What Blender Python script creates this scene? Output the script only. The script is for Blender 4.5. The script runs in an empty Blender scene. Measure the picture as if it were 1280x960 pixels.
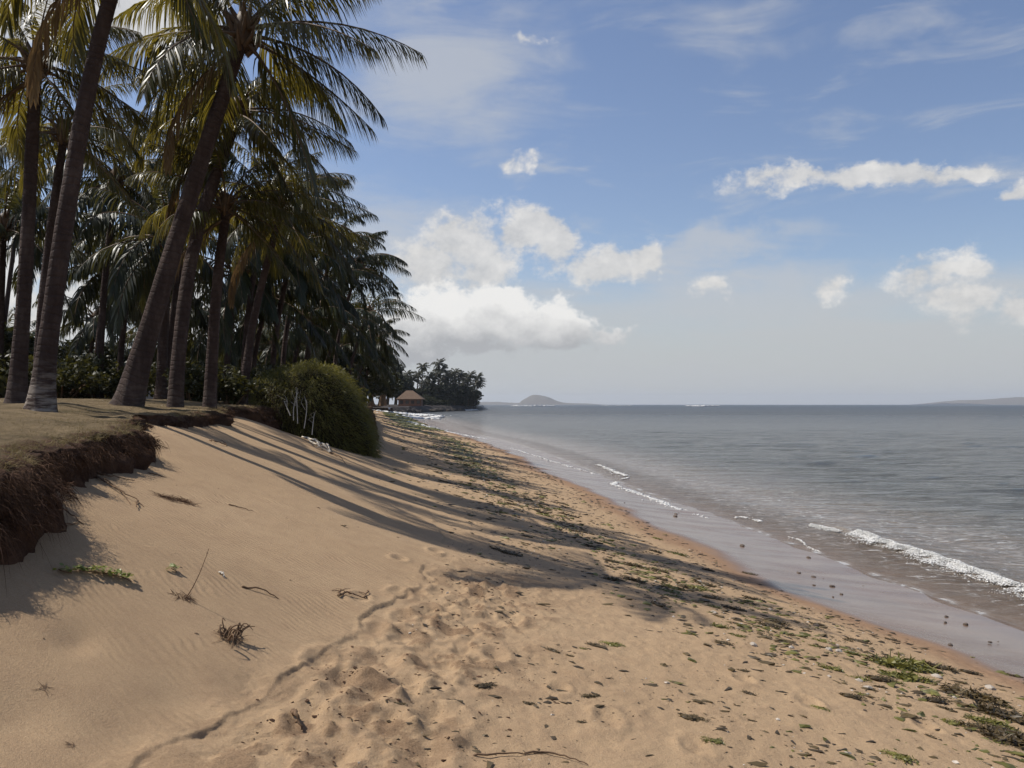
import bpy, math, random
import numpy as np
from mathutils import Vector, Matrix
random.seed(7); RNG = np.random.default_rng(7)
C = bpy.context.scene.collection
R = math.radians
PI = math.pi

# ------------------------------------------------------------------ helpers
def tag(o, label=None, cat=None, group=None, kind=None):
    if label: o['label'] = label
    if cat: o['category'] = cat
    if group: o['group'] = group
    if kind: o['kind'] = kind
    return o

def empty(name, loc, label=None, cat=None, group=None):
    o = bpy.data.objects.new(name, None); C.objects.link(o)
    o.location = loc; o.empty_display_size = .3
    return tag(o, label, cat, group)

def mesh_np(name, V, F, mats, mi=None, smooth=True, attrs=None):
    """V (n,3); F = list of arrays (m,3)/(m,4)"""
    me = bpy.data.meshes.new(name)
    V = np.ascontiguousarray(V, dtype=np.float32)
    if not isinstance(F, (list, tuple)): F = [F]
    F = [np.asarray(f, dtype=np.int32) for f in F if len(f)]
    loops = np.concatenate([f.ravel() for f in F])
    tot = np.concatenate([np.full(len(f), f.shape[1], np.int32) for f in F])
    start = np.concatenate([[0], np.cumsum(tot)[:-1]]).astype(np.int32)
    me.vertices.add(len(V)); me.vertices.foreach_set('co', V.ravel())
    me.loops.add(len(loops)); me.loops.foreach_set('vertex_index', loops)
    me.polygons.add(len(tot)); me.polygons.foreach_set('loop_start', start)
    me.polygons.foreach_set('loop_total', tot)
    if mi is not None: me.polygons.foreach_set('material_index', np.asarray(mi, np.int32))
    me.polygons.foreach_set('use_smooth', np.full(len(tot), smooth, dtype=bool))
    for m in mats: me.materials.append(m)
    if attrs:
        for k, a in attrs.items():
            at = me.attributes.new(k, 'FLOAT', 'POINT'); at.data.foreach_set('value', np.asarray(a, np.float32).ravel())
    me.update(calc_edges=True); me.validate(verbose=False)
    return me

def link(name, me, parent=None, loc=None):
    o = bpy.data.objects.new(name, me); C.objects.link(o)
    if parent: o.parent = parent
    if loc is not None: o.location = loc
    return o

def grid_faces(nr, nc):
    i = np.arange((nr-1)*(nc-1)); r = i//(nc-1); c = i % (nc-1); a = r*nc+c
    return np.stack([a, a+1, a+nc+1, a+nc], 1)

def _h(a, b, s):
    n = (a*374761393 + b*668265263 + s*1442695041) & 0xffffffff
    n = ((n ^ (n >> 13))*1274126177) & 0xffffffff
    n = n ^ (n >> 16)
    return n/4294967295.0*2-1
def vn(x, y, s=0):
    x = np.asarray(x, float); y = np.asarray(y, float)
    xi = np.floor(x).astype(np.int64); yi = np.floor(y).astype(np.int64)
    xf = x-xi; yf = y-yi
    u = xf**3*(xf*(xf*6-15)+10); v = yf**3*(yf*(yf*6-15)+10)
    a = _h(xi, yi, s); b = _h(xi+1, yi, s); c = _h(xi, yi+1, s); d = _h(xi+1, yi+1, s)
    return (a*(1-u)+b*u)*(1-v) + (c*(1-u)+d*u)*v
def fbm(x, y, s=0, o=4, g=.5):
    r = 0; a = 1; t = 0
    for k in range(o):
        r = r + a*vn(x*2**k+k*17.3, y*2**k+k*9.1, s+k); t += a; a *= g
    return r/t
def sst(e0, e1, x):
    t = np.clip((x-e0)/(e1-e0), 0, 1); return t*t*(3-2*t)

# ------------------------------------------------------------------ camera
CZ = 3.0; FP = 1100.0; HY = 505.5
cam = bpy.data.cameras.new('camera'); camo = bpy.data.objects.new('camera', cam); C.objects.link(camo)
camo.location = (0, 0, CZ); camo.rotation_euler = (R(90), 0, 0)
cam.sensor_width = 36; cam.lens = 36*FP/1280; cam.shift_y = (HY-480)/1280
cam.clip_start = .05; cam.clip_end = 60000
bpy.context.scene.camera = camo

# ------------------------------------------------------------------ terrain functions
S0, S1, SN = math.log(.5), math.log(900), 3000
def curve(pts, sig=.05):
    s = np.linspace(S0, S1, SN); ys = np.exp(s)-6
    v = np.interp(ys, [p[0] for p in pts], [p[1] for p in pts])
    k = int(sig/((S1-S0)/SN)*3); w = np.exp(-.5*(np.arange(-k, k+1)/(k/3))**2); w /= w.sum()
    v = np.convolve(np.pad(v, k, mode='edge'), w, mode='valid')
    def f(y): return np.interp(np.log(np.maximum(np.asarray(y, float)+6, .51)), s, v)
    return f
XW = curve([(-6, 9), (0, 7.6), (6, 6.2), (9, 5.25), (12.6, 4.1), (20.9, 3.4), (33.6, 1.8), (50, 0), (67, -2.4), (100, -9), (178, -21), (250, -32), (320, -45)], .07)
XT = curve([(-6, -3), (1, -2.0), (3.7, -1.62), (5.4, -1.06), (7.3, -.8), (9.4, -.7), (13, -1.2), (22, -2.8), (27, -3.2), (45, -6), (60, -8.3), (100, -15.8), (178, -28.5), (250, -38.5), (320, -52)], .04)
XS = curve([(-6, -4.6), (1, -4.2), (3.4, -3.7), (4.3, -3.2), (4.7, -2.98), (5.3, -2.98), (5.6, -3.15), (6.3, -3.45), (7.5, -3.62), (8.6, -3.70), (8.95, -3.80), (9.2, -4.1), (10, -4.25), (11, -4.42), (12.2, -4.66), (13.2, -4.70), (14.3, -4.70), (14.8, -5.0), (17, -5.6), (20, -5.7), (24, -5.0), (27, -4.4), (32, -5.4), (45, -7.3), (60, -9.7), (100, -17.2), (178, -30), (250, -40.5), (320, -55)], .008)
ZS = curve([(-6, 2.1), (0, 2.15), (4.6, 2.20), (5.2, 2.28), (6, 2.48), (7.5, 2.46), (8.8, 2.49), (9.4, 2.70), (10.4, 2.80), (11.4, 2.78), (12.4, 2.72), (14.2, 2.72), (15, 2.78), (18, 2.80), (22, 2.3), (27, 2.0), (45, 2.0), (100, 1.9), (178, 1.75), (250, 1.7)], .012)
ZB = curve([(-6, 2.5), (0, 2.5), (3.5, 2.64), (4.8, 2.67), (6.5, 2.72), (8.8, 2.80), (11, 2.84), (14.5, 2.9), (20, 3.0), (27, 2.8), (45, 2.9), (250, 2.9)], .05)
DW = curve([(-6, 1.9), (14, 2.1), (30, 1.6), (60, 1.6), (250, 3.0)])
ZT = 1.45
def sp(x, w): return np.logaddexp(0, x/w)*w
def ground(x, y):
    x = np.asarray(x, float); y = np.asarray(y, float)
    xs = XS(y); xt = XT(y); xw = XW(y); x0 = xw+DW(y); zs = ZS(y)
    s1 = -.05; s2 = (ZT-zs)/(xt-xs); s3 = (.25-ZT)/(xw-xt); s4 = -.25/(x0-xw); s5 = -1/22.
    w = .13+.008*np.maximum(y, 0)
    return (zs+s1*(x-xs)+(s2-s1)*sp(x-xs, w*.6)+(s3-s2)*sp(x-xt, w*1.4)+(s4-s3)*sp(x-xw, w*1.5)+(s5-s4)*sp(x-x0, w*2))
def px2w(px, py, zf=None):
    """intersection of the sight line with the ground (or the level zf)"""
    a = (px-640)/FP; b = (HY-py)/FP
    if zf is not None:
        d = (zf-CZ)/b; return (a*d, d, zf)
    ys = np.exp(np.linspace(math.log(1.5), math.log(300), 4000))
    g = ground(a*ys, ys); r = CZ+b*ys
    k = np.argmax(r < g)
    return (a*ys[k], ys[k], float(g[k]))

FOOT = []
for px, py, s in [(545,835,1.3),(505,855,1.2),(470,872,1.1),(555,905,1.2),(525,940,1.4),(480,915,1.3),(440,900,1.1),(560,790,1),(535,768,1),(590,762,1),(505,800,1),(470,835,1.2),
                  (600,745,.9),(550,742,.9),(500,745,.8),(620,735,.8),(575,720,.8),(450,750,.7),(640,775,.9),(420,940,1.2),(385,905,1.),(500,700,.7),(545,690,.7),(620,820,.8),
                  (470,790,.8),(505,775,.8),(545,720,.7),(530,890,1.2),(430,860,1.),(400,830,.8),(405,880,.9),(1160,910,.8),(870,935,.8),(1010,880,.8),(930,850,.7),(760,900,.8),(700,860,.6)]:
    p = px2w(px, py); FOOT.append((p[0], p[1], s))
HOLL = [(px2w(a, b), r) for a, b, r in [(225,875,.17),(150,918,.2),(310,862,.13),(20,895,.16),(270,925,.15),(95,800,.1)]]

def detail(x, y):
    xs, xt, xw = XS(y), XT(y), XW(y)
    z = .016*fbm(x*.8, y*.5, 3, 3)
    dry = sst(-.25, .25, x-xt)*sst(.1, -.9, x-xw)
    beach = sst(-.1, .1, x-xt-.02)
    near = sst(60, 25, y)
    z = z + dry*near*(.012*fbm(x*3.2, y*2.6, 11, 4)+.007*fbm(x*13, y*10, 15, 3)+.010*np.maximum(fbm(x*7, y*6, 21, 3)-.12, 0))
    ch = np.exp(-((x-xt-.55)/.5)**2)*sst(9.5, 7.5, y)
    rid = 1-np.abs(fbm(x*6.5, y*6.0, 31, 4))*2.2
    pl = fbm(x*5.2, y*4.6, 43, 5)
    z = z+ch*(.010*rid*sst(-.3, .5, fbm(x*2.1, y*2.1, 41, 2))+.012*fbm(x*14, y*13, 51, 4)+.014*sst(-.01, .025, pl)+.013*sst(.05, .09, fbm(x*6.5, y*6, 47, 4)))
    # small step along the foot of the slope
    xe = xt-.02+.10*fbm(y*1.1, y*0+3, 61, 3)+.05*fbm(x*6, y*6, 63, 4)
    st = .024*sst(-.65, .15, fbm(y*1.9, y*0+8, 65, 3))*sst(14, 10, y)
    dd = x-xe
    z = z+st*(1-sst(-.008, .014, dd))*np.exp(np.minimum(dd, 0)/.35)
    for fx, fy, s in FOOT:
        dx = (x-fx)/(.085*s); dy = (y-fy)/(.15*s); r2 = dx*dx+dy*dy
        m = r2 < 12
        if m.any():
            q = r2[m]; wob = 1+.6*vn(x[m]*16, y[m]*16, 71)
            z[m] += s*(-.024*np.exp(-q*1.3)+.015*np.exp(-(np.sqrt(q)-1.5)**2*5))*wob
    for (p, r) in HOLL:
        dx = (x-p[0])/r; dy = (y-p[1])/(r*1.3); q = dx*dx+dy*dy
        z = z-.030*np.exp(-q)
    # wind ripples on the smooth slope
    slo = (1-beach)*sst(12, 6, y)
    ph = (y*1.0+x*.35+.10*fbm(x*1.3, y*1.3, 81, 2))*2*PI/.06
    z = z+slo*.0011*np.sin(ph)*(.6+.4*vn(x*1.5, y*1.5, 91))
    return z
def gz(x, y):
    x = np.atleast_1d(np.asarray(x, float)); y = np.atleast_1d(np.asarray(y, float))
    return ground(x, y)+detail(x, y)
def gzf(x, y): return float(gz(x, y)[0])

# ------------------------------------------------------------------ materials
def mat(name):
    m = bpy.data.materials.new(name); m.use_nodes = True; nt = m.node_tree; nt.nodes.clear()
    out = nt.nodes.new('ShaderNodeOutputMaterial')
    return m, nt, out
class N:
    def __init__(s, nt): s.nt = nt
    def n(s, t, **k):
        x = s.nt.nodes.new(t)
        for a, b in k.items(): setattr(x, a, b)
        return x
    def l(s, a, b): s.nt.links.new(a, b)
    def inp(s, sock, v):
        if v is None: return
        if hasattr(v, 'is_output') or isinstance(v, bpy.types.NodeSocket): s.l(v, sock)
        else: sock.default_value = v
    def m(s, op, a, b=None, c=None, clamp=False):
        x = s.n('ShaderNodeMath', operation=op); x.use_clamp = clamp
        for i, v in enumerate((a, b, c)): s.inp(x.inputs[i], v)
        return x.outputs[0]
    def noise(s, vec, scale, detail=4, rough=.55, dist=0, dim='3D'):
        x = s.n('ShaderNodeTexNoise', noise_dimensions=dim)
        s.inp(x.inputs['Vector'], vec); x.inputs['Scale'].default_value = scale
        x.inputs['Detail'].default_value = detail; x.inputs['Roughness'].default_value = rough
        x.inputs['Distortion'].default_value = dist
        return x.outputs['Fac']
    def ramp(s, f, stops):
        x = s.n('ShaderNodeValToRGB'); s.inp(x.inputs[0], f); e = x.color_ramp.elements
        e[0].position = stops[0][0]; e[0].color = (*stops[0][1], 1); e[1].position = stops[-1][0]; e[1].color = (*stops[-1][1], 1)
        for p, c in stops[1:-1]:
            q = e.new(p); q.color = (*c, 1)
        return x.outputs[0]
    def mr(s, v, a, b, c=0, d=1, smooth=False):
        x = s.n('ShaderNodeMapRange'); x.clamp = True
        if smooth: x.interpolation_type = 'SMOOTHSTEP'
        s.inp(x.inputs[0], v); x.inputs[1].default_value = a; x.inputs[2].default_value = b
        x.inputs[3].default_value = c; x.inputs[4].default_value = d
        return x.outputs[0]
    def mix(s, f, a, b):
        x = s.n('ShaderNodeMix', data_type='RGBA'); s.inp(x.inputs[0], f)
        s.inp(x.inputs[6], a if not isinstance(a, tuple) else (*a[:3], 1)); s.inp(x.inputs[7], b if not isinstance(b, tuple) else (*b[:3], 1))
        return x.outputs[2]
    def attr(s, name):
        x = s.n('ShaderNodeAttribute'); x.attribute_name = name; return x.outputs['Fac']
    def obj(s):
        return s.n('ShaderNodeTexCoord').outputs['Object']
    def scale(s, v, sc):
        x = s.n('ShaderNodeMapping'); s.inp(x.inputs[0], v); x.inputs['Scale'].default_value = sc; return x.outputs[0]
    def bump(s, h, dist, strength=1, normal=None):
        x = s.n('ShaderNodeBump'); s.inp(x.inputs['Height'], h); x.inputs['Distance'].default_value = dist
        x.inputs['Strength'].default_value = strength
        if normal is not None: s.inp(x.inputs['Normal'], normal)
        return x.outputs[0]
    def pr(s, col, rough=.9, normal=None, spec=.3):
        x = s.n('ShaderNodeBsdfPrincipled'); s.inp(x.inputs['Base Color'], col if not isinstance(col, tuple) else (*col[:3], 1))
        s.inp(x.inputs['Roughness'], rough); x.inputs['Specular IOR Level'].default_value = spec
        if normal is not None: s.inp(x.inputs['Normal'], normal)
        return x

def simple(name, c1, c2, scale=8, rough=.9, bump=.01, spec=.2, bscale=None, objinfo=True):
    m, nt, out = mat(name); n = N(nt); v = n.obj()
    f = n.noise(v, scale, 5, .6)
    col = n.mix(n.mr(f, .3, .7), c1, c2)
    nb = n.bump(n.noise(v, bscale or scale*4, 4, .6), bump)
    p = n.pr(col, rough, nb, spec); n.l(p.outputs[0], out.inputs[0]); return m

# sand -----------------------------------------------------------------
def make_sand():
    m, nt, out = mat('sand'); n = N(nt); v = n.obj()
    wet = n.attr('wet'); rough_a = n.attr('churn')
    big = n.noise(v, .7, 4, .55); mid = n.noise(v, 6, 5, .6); fine = n.noise(v, 260, 3, .7); gr = n.noise(v, 90, 4, .75)
    col = n.mix(n.mr(big, .3, .7), (.385, .262, .150), (.445, .310, .182))
    col = n.mix(n.mr(mid, .42, .72, 0, .45), col, (.300, .195, .115))
    # scattered dark grit, more of it on the trampled beach
    sp_ = n.noise(v, 46, 4, .8)
    thr = n.m('SUBTRACT', .70, n.m('MULTIPLY', rough_a, .06))
    dark = n.m('MULTIPLY', n.m('SUBTRACT', sp_, thr), 22, clamp=True)
    col = n.mix(n.m('MULTIPLY', dark, .75), col, (.10, .062, .032))
    br = n.m('MULTIPLY', n.m('SUBTRACT', n.noise(v, 55, 2, .6), .72), 20, clamp=True)
    col = n.mix(n.m('MULTIPLY', n.m('MULTIPLY', br, rough_a), .7), col, (.62, .54, .44))
    col = n.mix(n.mr(gr, .35, .75, 0, .5), col, (.22, .14, .08))
    col = n.mix(n.mr(fine, .52, .72, 0, .5), col, (.62, .49, .36))
    col = n.mix(n.m('MULTIPLY', n.attr('clod'), n.mr(gr, .3, .6, .35, .85)), col, (.165, .100, .058))
    wcol = n.mix(n.mr(n.noise(n.scale(v, (.35, .9, 1)), 2.2, 4), .35, .65), (.150, .098, .066), (.185, .118, .078))
    damp = n.mix(n.mr(mid, .3, .7), (.30, .185, .110), (.26, .16, .095))
    wd = n.mr(wet, .0, .55, 0, 1, True)
    col = n.mix(wd, col, damp)
    ww = n.mr(wet, .5, .9, 0, 1, True)
    col = n.mix(ww, col, wcol)
    rg = n.m('ADD', n.mr(ww, 0, 1, .95, .15), n.mr(n.noise(n.scale(v, (.5, 1.2, 1)), 1.1, 5, .65), .42, .68, 0, .16))
    hb = n.m('ADD', n.m('MULTIPLY', fine, .25), n.m('ADD', n.m('MULTIPLY', gr, .5), n.m('MULTIPLY', n.m('MULTIPLY', mid, 1.6), n.m('ADD', .15, rough_a))))
    nb = n.n('ShaderNodeBump'); n.l(hb, nb.inputs['Height']); nb.inputs['Distance'].default_value = .014
    n.l(n.mr(ww, 0, .8, 1, .05), nb.inputs['Strength'])
    sxy = n.n('ShaderNodeSeparateXYZ'); n.l(v, sxy.inputs[0])
    rp = n.m('SINE', n.m('MULTIPLY', n.m('ADD', n.m('ADD', sxy.outputs[1], n.m('MULTIPLY', sxy.outputs[0], .45)), n.m('MULTIPLY', n.noise(v, 1.6, 3), .35)), 2*PI/.058))
    rmask = n.m('MULTIPLY', n.m('SUBTRACT', 1, rough_a), n.mr(n.noise(v, .9, 3), .36, .56, .25, 1))
    nb2 = n.bump(n.m('MULTIPLY', rp, n.m('MULTIPLY', rmask, n.m('SUBTRACT', 1, wd))), .0022, 1, nb.outputs[0])
    p = n.pr(col, rg, nb2, .25)
    n.l(n.mr(ww, 0, 1, .15, .6), p.inputs['Specular IOR Level'])
    n.l(p.outputs[0], out.inputs[0]); return m
M_sand = make_sand()

def make_turf():
    m, nt, out = mat('dry turf and eroded earth'); n = N(nt); v = n.obj(); face = n.attr('face')
    big = n.noise(v, 1.1, 4); mid = n.noise(v, 9, 5, .65); fi = n.noise(v, 70, 4, .7)
    top = n.ramp(n.m('ADD', n.m('MULTIPLY', big, .6), n.m('MULTIPLY', mid, .4)), [(.34, (.10, .080, .040)), (.46, (.19, .14, .080)), (.56, (.25, .185, .105)), (.68, (.33, .24, .14))])
    top = n.mix(n.mr(fi, .45, .75, 0, .6), top, (.10, .07, .035))
    ear = n.mix(n.mr(mid, .35, .65), (.070, .038, .026), (.135, .078, .050))
    ear = n.mix(n.mr(fi, .5, .7, 0, .6), ear, (.04, .024, .015))
    col = n.mix(n.mr(n.m('ADD', face, n.m('MULTIPLY', n.m('SUBTRACT', mid, .5), 1.2)), .3, .6), top, ear)
    nb = n.bump(n.m('ADD', n.m('MULTIPLY', mid, 1.5), fi), .04)
    p = n.pr(col, .95, nb, .1); n.l(p.outputs[0], out.inputs[0]); return m
M_turf = make_turf()

def leafmat(name, c1, c2, tr, trf=.4, rough=.42, spec=.5, scale=1.5):
    m, nt, out = mat(name); n = N(nt)
    geo = n.n('ShaderNodeNewGeometry'); v = n.obj()
    f = n.m('ADD', n.m('MULTIPLY', n.noise(v, scale, 3), .6), n.m('MULTIPLY', geo.outputs['Random Per Island'], .4))
    oi = n.n('ShaderNodeObjectInfo').outputs['Random']
    f = n.m('ADD', f, n.m('MULTIPLY', n.m('SUBTRACT', oi, .5), .25))
    col = n.mix(n.mr(f, .3, .7), c1, c2)
    p = n.pr(col, rough, None, spec)
    t = n.n('ShaderNodeBsdfTranslucent'); n.l(n.mix(n.mr(f, .3, .7), tuple(a*.8 for a in tr), tr), t.inputs[0])
    mx = n.n('ShaderNodeMixShader'); mx.inputs[0].default_value = trf
    n.l(p.outputs[0], mx.inputs[1]); n.l(t.outputs[0], mx.inputs[2]); n.l(mx.outputs[0], out.inputs[0]); return m
M_leaf = leafmat('palm leaflet', (.022, .029, .009), (.052, .060, .017), (.26, .20, .025), .38, .36, .4)
M_leaf_far = leafmat('palm leaflet with shade in colour', (.014, .020, .008), (.034, .042, .014), (.10, .09, .02), .30, .42, .38)  # grove shade put into darker leaf and translucent colours; far palms share it
M_dead = leafmat('dead palm leaflet', (.12, .075, .035), (.22, .15, .075), (.22, .13, .05), .25, .7, .2)
M_rach = simple('palm rachis', (.075, .045, .024), (.15, .09, .045), 6, .6, .004, .3)
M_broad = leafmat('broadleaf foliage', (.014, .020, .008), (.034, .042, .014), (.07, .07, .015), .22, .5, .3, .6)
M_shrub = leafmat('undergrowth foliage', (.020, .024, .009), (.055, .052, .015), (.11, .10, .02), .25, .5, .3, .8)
M_bush = leafmat('grassy bush foliage', (.060, .062, .012), (.15, .135, .030), (.30, .26, .045), .34, .5, .3, 1.2)
M_core = simple('bush twig core', (.020, .016, .009), (.035, .026, .014), 12, .95, .02, .05)
M_drygrass = leafmat('dry grass blade', (.16, .12, .055), (.33, .25, .13), (.25, .19, .08), .25, .7, .15, 2)
M_root = leafmat('root fibre', (.045, .026, .018), (.13, .075, .048), (.10, .06, .03), .12, .9, .05, 2)
M_twig = simple('brown twig bark', (.10, .062, .036), (.20, .13, .08), 30, .85, .003, .15)
M_pale = simple('bleached driftwood', (.42, .37, .30), (.62, .57, .49), 30, .8, .003, .2)
M_weed = leafmat('dark seaweed', (.045, .030, .012), (.13, .090, .036), (.08, .06, .02), .12, .5, .4, 6)
M_weedg = leafmat('green seaweed', (.095, .090, .020), (.21, .19, .045), (.20, .20, .04), .2, .45, .4, 6)
M_stone = simple('coral stone', (.30, .25, .20), (.60, .54, .46), 25, .9, .004, .2)
M_dstone = simple('dark pebble', (.060, .045, .035), (.16, .12, .09), 25, .7, .004, .4)
M_rock = simple('dark lava rock', (.022, .018, .015), (.060, .048, .038), 1.2, .85, .15, .3)
M_vine = leafmat('beach vine leaf', (.12, .16, .03), (.24, .26, .07), (.25, .26, .06), .3, .45, .4, 8)

def make_trunkmat():
    m, nt, out = mat('palm trunk bark'); n = N(nt); v = n.obj()
    h = n.attr('len')
    w = n.m('SINE', n.m('MULTIPLY', n.m('ADD', h, n.m('MULTIPLY', n.noise(v, 2.2, 4), .30)), 2*PI/.105))
    ring = n.m('POWER', n.m('ADD', n.m('MULTIPLY', w, .5), .5), 6)
    f = n.noise(n.scale(v, (1, 1, .35)), 7, 5, .6); f2 = n.noise(v, 45, 4, .7)
    col = n.ramp(f, [(.3, (.036, .022, .018)), (.5, (.058, .037, .030)), (.7, (.095, .066, .053))])
    col = n.mix(n.m('MULTIPLY', ring, .18), col, (.03, .019, .015))
    col = n.mix(n.mr(f2, .5, .75, 0, .5), col, (.06, .04, .03))
    foot = n.m('MULTIPLY', n.m('MULTIPLY', n.attr('pale'), n.mr(h, .2, .8, 1, 0)), n.mr(n.noise(n.scale(v, (1, 1, 5)), 4, 4), .42, .6))
    col = n.mix(foot, col, (.33, .28, .23))
    hh = n.m('SUBTRACT', f2, n.m('MULTIPLY', ring, .5))
    p = n.pr(col, .88, n.bump(hh, .02), .2); n.l(p.outputs[0], out.inputs[0]); return m
M_trunk = make_trunkmat()

# ------------------------------------------------------------------ beach
def build_beach():
    ys = np.concatenate([np.linspace(-5, 2.4, 60)[:-1], np.exp(np.linspace(math.log(2.4), math.log(285), 1500))])
    # column parameter: dense between the scarp and the wet sand
    def col_x(y):
        xs, xt, xw = XS(y), XT(y), XW(y)
        left = xs-1.2-.004*y
        a = np.linspace(0, 1, 14)[:-1]; b = np.linspace(0, 1, 230)[:-1]; c = np.linspace(0, 1, 520)[:-1]; d = np.linspace(0, 1, 70)[:-1]; e = np.linspace(0, 1, 30)
        x0 = xw+DW(y)
        P = [xs-.1, xt+.1, xw, x0+.6]
        return np.concatenate([left+(P[0]-left)*a, P[0]+(P[1]-P[0])*b, P[1]+(P[2]-P[1])*c, P[2]+(P[3]-P[2])*d, P[3]+60*e**2])
    X = np.stack([col_x(y) for y in ys]); Y = np.repeat(ys[:, None], X.shape[1], 1)
    x = X.ravel(); y = Y.ravel()
    base = ground(x, y); z = base+detail(x, y)
    # smooth the swash
    sw = sst(.35, .2, base); z = z*(1-sw)+(base+.006*fbm(x*.7, y*.7, 5, 2)+.022*fbm(x*.12, y*.45, 6, 3)*sst(.3, .12, base))*sw
    n1 = fbm(x*.5, y*.35, 101, 4)
    wet = sst(.62, .20, base+.11*n1)
    xt = XT(y)
    churn = sst(-.25, .35, x-xt+.15*n1)*(1-sst(.3, .8, wet))
    clod = np.exp(-((x-xt-.6)/.55)**2)*sst(10, 7.5, y)*sst(.05, .22, fbm(x*6.5, y*6, 47, 4)+.10*fbm(x*30, y*26, 49, 2))
    far = sst(.5, -.6, x-XW(y)+1.2)
    me = mesh_np('beach', np.stack([x, y, z], 1), grid_faces(len(ys), X.shape[1]), [M_sand], attrs={'wet': wet, 'churn': churn, 'clod': clod})
    tag(link('beach', me), kind='structure')
build_beach()

# ------------------------------------------------------------------ bank with eroded scarp
def xedge(y):
    return XS(y)+.14*fbm(y*1.5, y*0+1, 201, 3)*np.minimum(1, .4+y*.1)+.09*fbm(y*5, y*0, 205, 3)
def bank_top(x, y):
    d = xedge(y)-x
    d = np.maximum(d, 0)
    rise = .13*sst(.2, 2.2, d)+.10*sst(2, 7, d)+.0*d
    und = .035*fbm(x*.9, y*.7, 211, 3)*sst(0, 1, d)+.02*fbm(x*3.5, y*3, 215, 3)
    z = ZB(y)+rise+und-(.07+.05*fbm(x*7, y*7, 217, 3))*np.exp(-d/.10)+.03*fbm(x*6, y*6, 219, 3)*sst(1.2, .1, d)
    return np.minimum(z, 3.12+.03*fbm(x*.3, y*.3, 2, 2)+.0*z)
def build_bank():
    ys = np.concatenate([np.linspace(-5, 2, 90)[:-1], np.linspace(2, 20, 620)[:-1], np.exp(np.linspace(math.log(20), math.log(290), 420))])
    prof = [(.26, -.34, 1), (.25, -.10, 1), (.24, .04, 1), (.22, .15, 1), (.21, .25, 1), (.18, .36, 1), (.16, .46, 1), (.13, .57, 1), (.10, .68, 1), (.07, .78, 1), (.04, .87, .9), (.015, .94, .8), (-.01, .99, .6)]
    inl = np.concatenate([np.linspace(.04, 1.2, 34), np.linspace(1.25, 8, 60), np.array([9, 10, 12, 14, 17, 20, 25, 30, 40, 60, 90, 150, 300])])
    rows = []; face = []
    for y in ys:
        xe = float(xedge(y)); zb = float(ZS(y)); zt = float(bank_top(np.array([xe-.03]), np.array([y]))[0])
        hgt = max(zt-zb, .08)
        r = []
        for dx, h, f in prof:
            r.append((xe+dx*min(1, hgt/.4), zb+h*hgt if h > 0 else zb+h))
            face.append(f)
        for d in inl: r.append((xe-d, None)); face.append(min(1, 1.3*math.exp(-d*7)))
        rows.append(r)
    X = np.array([[p[0] for p in r] for r in rows]); Y = np.repeat(ys[:, None], X.shape[1], 1)
    Z = np.array([[p[1] if p[1] is not None else np.nan for p in r] for r in rows])
    x = X.ravel(); y = Y.ravel(); z = Z.ravel(); f = np.array(face)
    zt = bank_top(x, y); m = np.isnan(z); z = np.where(m, zt, z)
    amp = np.where(m, 0, 1)*np.clip((z-ZS(y)+.3)/.3, 0, 1)
    lob = fbm(y*4.5, z*6, 221, 4)
    x = x+amp*(.14*lob+.06*fbm(y*9, z*5, 223, 3)+.045*fbm(y*18, z*18, 225, 3)); z = z+amp*.02*fbm(y*12, z*12, 231, 2)
    me = mesh_np('grass_bank', np.stack([x, y, z], 1), grid_faces(len(ys), X.shape[1])[:, ::-1], [M_turf], attrs={'face': f})
    tag(link('grass_bank', me), kind='structure')
build_bank()

# generic blades: root points, directions, lengths -> curved tapered strips
def blades(P, D, L, W, g=.5, seg=3, wind=(0, 0)):
    n = len(P); P = np.asarray(P, float); D = D/np.linalg.norm(D, axis=1, keepdims=True)
    side = np.cross(D, RNG.normal(size=(n, 3))); side /= np.linalg.norm(side, axis=1, keepdims=True)+1e-9
    V = []; pos = P.copy(); d = D.copy()
    wds = np.linspace(1, .12, seg+1)
    for k in range(seg+1):
        w = side*(W*wds[k]*.5)[:, None]
        V.append(pos-w); V.append(pos+w)
        d = d+np.array([wind[0], wind[1], -g])/seg
        dn = d/np.linalg.norm(d, axis=1, keepdims=True)
        pos = pos+dn*(L/seg)[:, None]
    V = np.stack(V, 1)  # n, 2(seg+1), 3
    k = 2*(seg+1); b = (np.arange(n)*k)[:, None]
    F = [b+np.array([[2*s, 2*s+1, 2*s+3, 2*s+2]]) for s in range(seg)]
    return V.reshape(-1, 3), np.concatenate(F)

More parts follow.
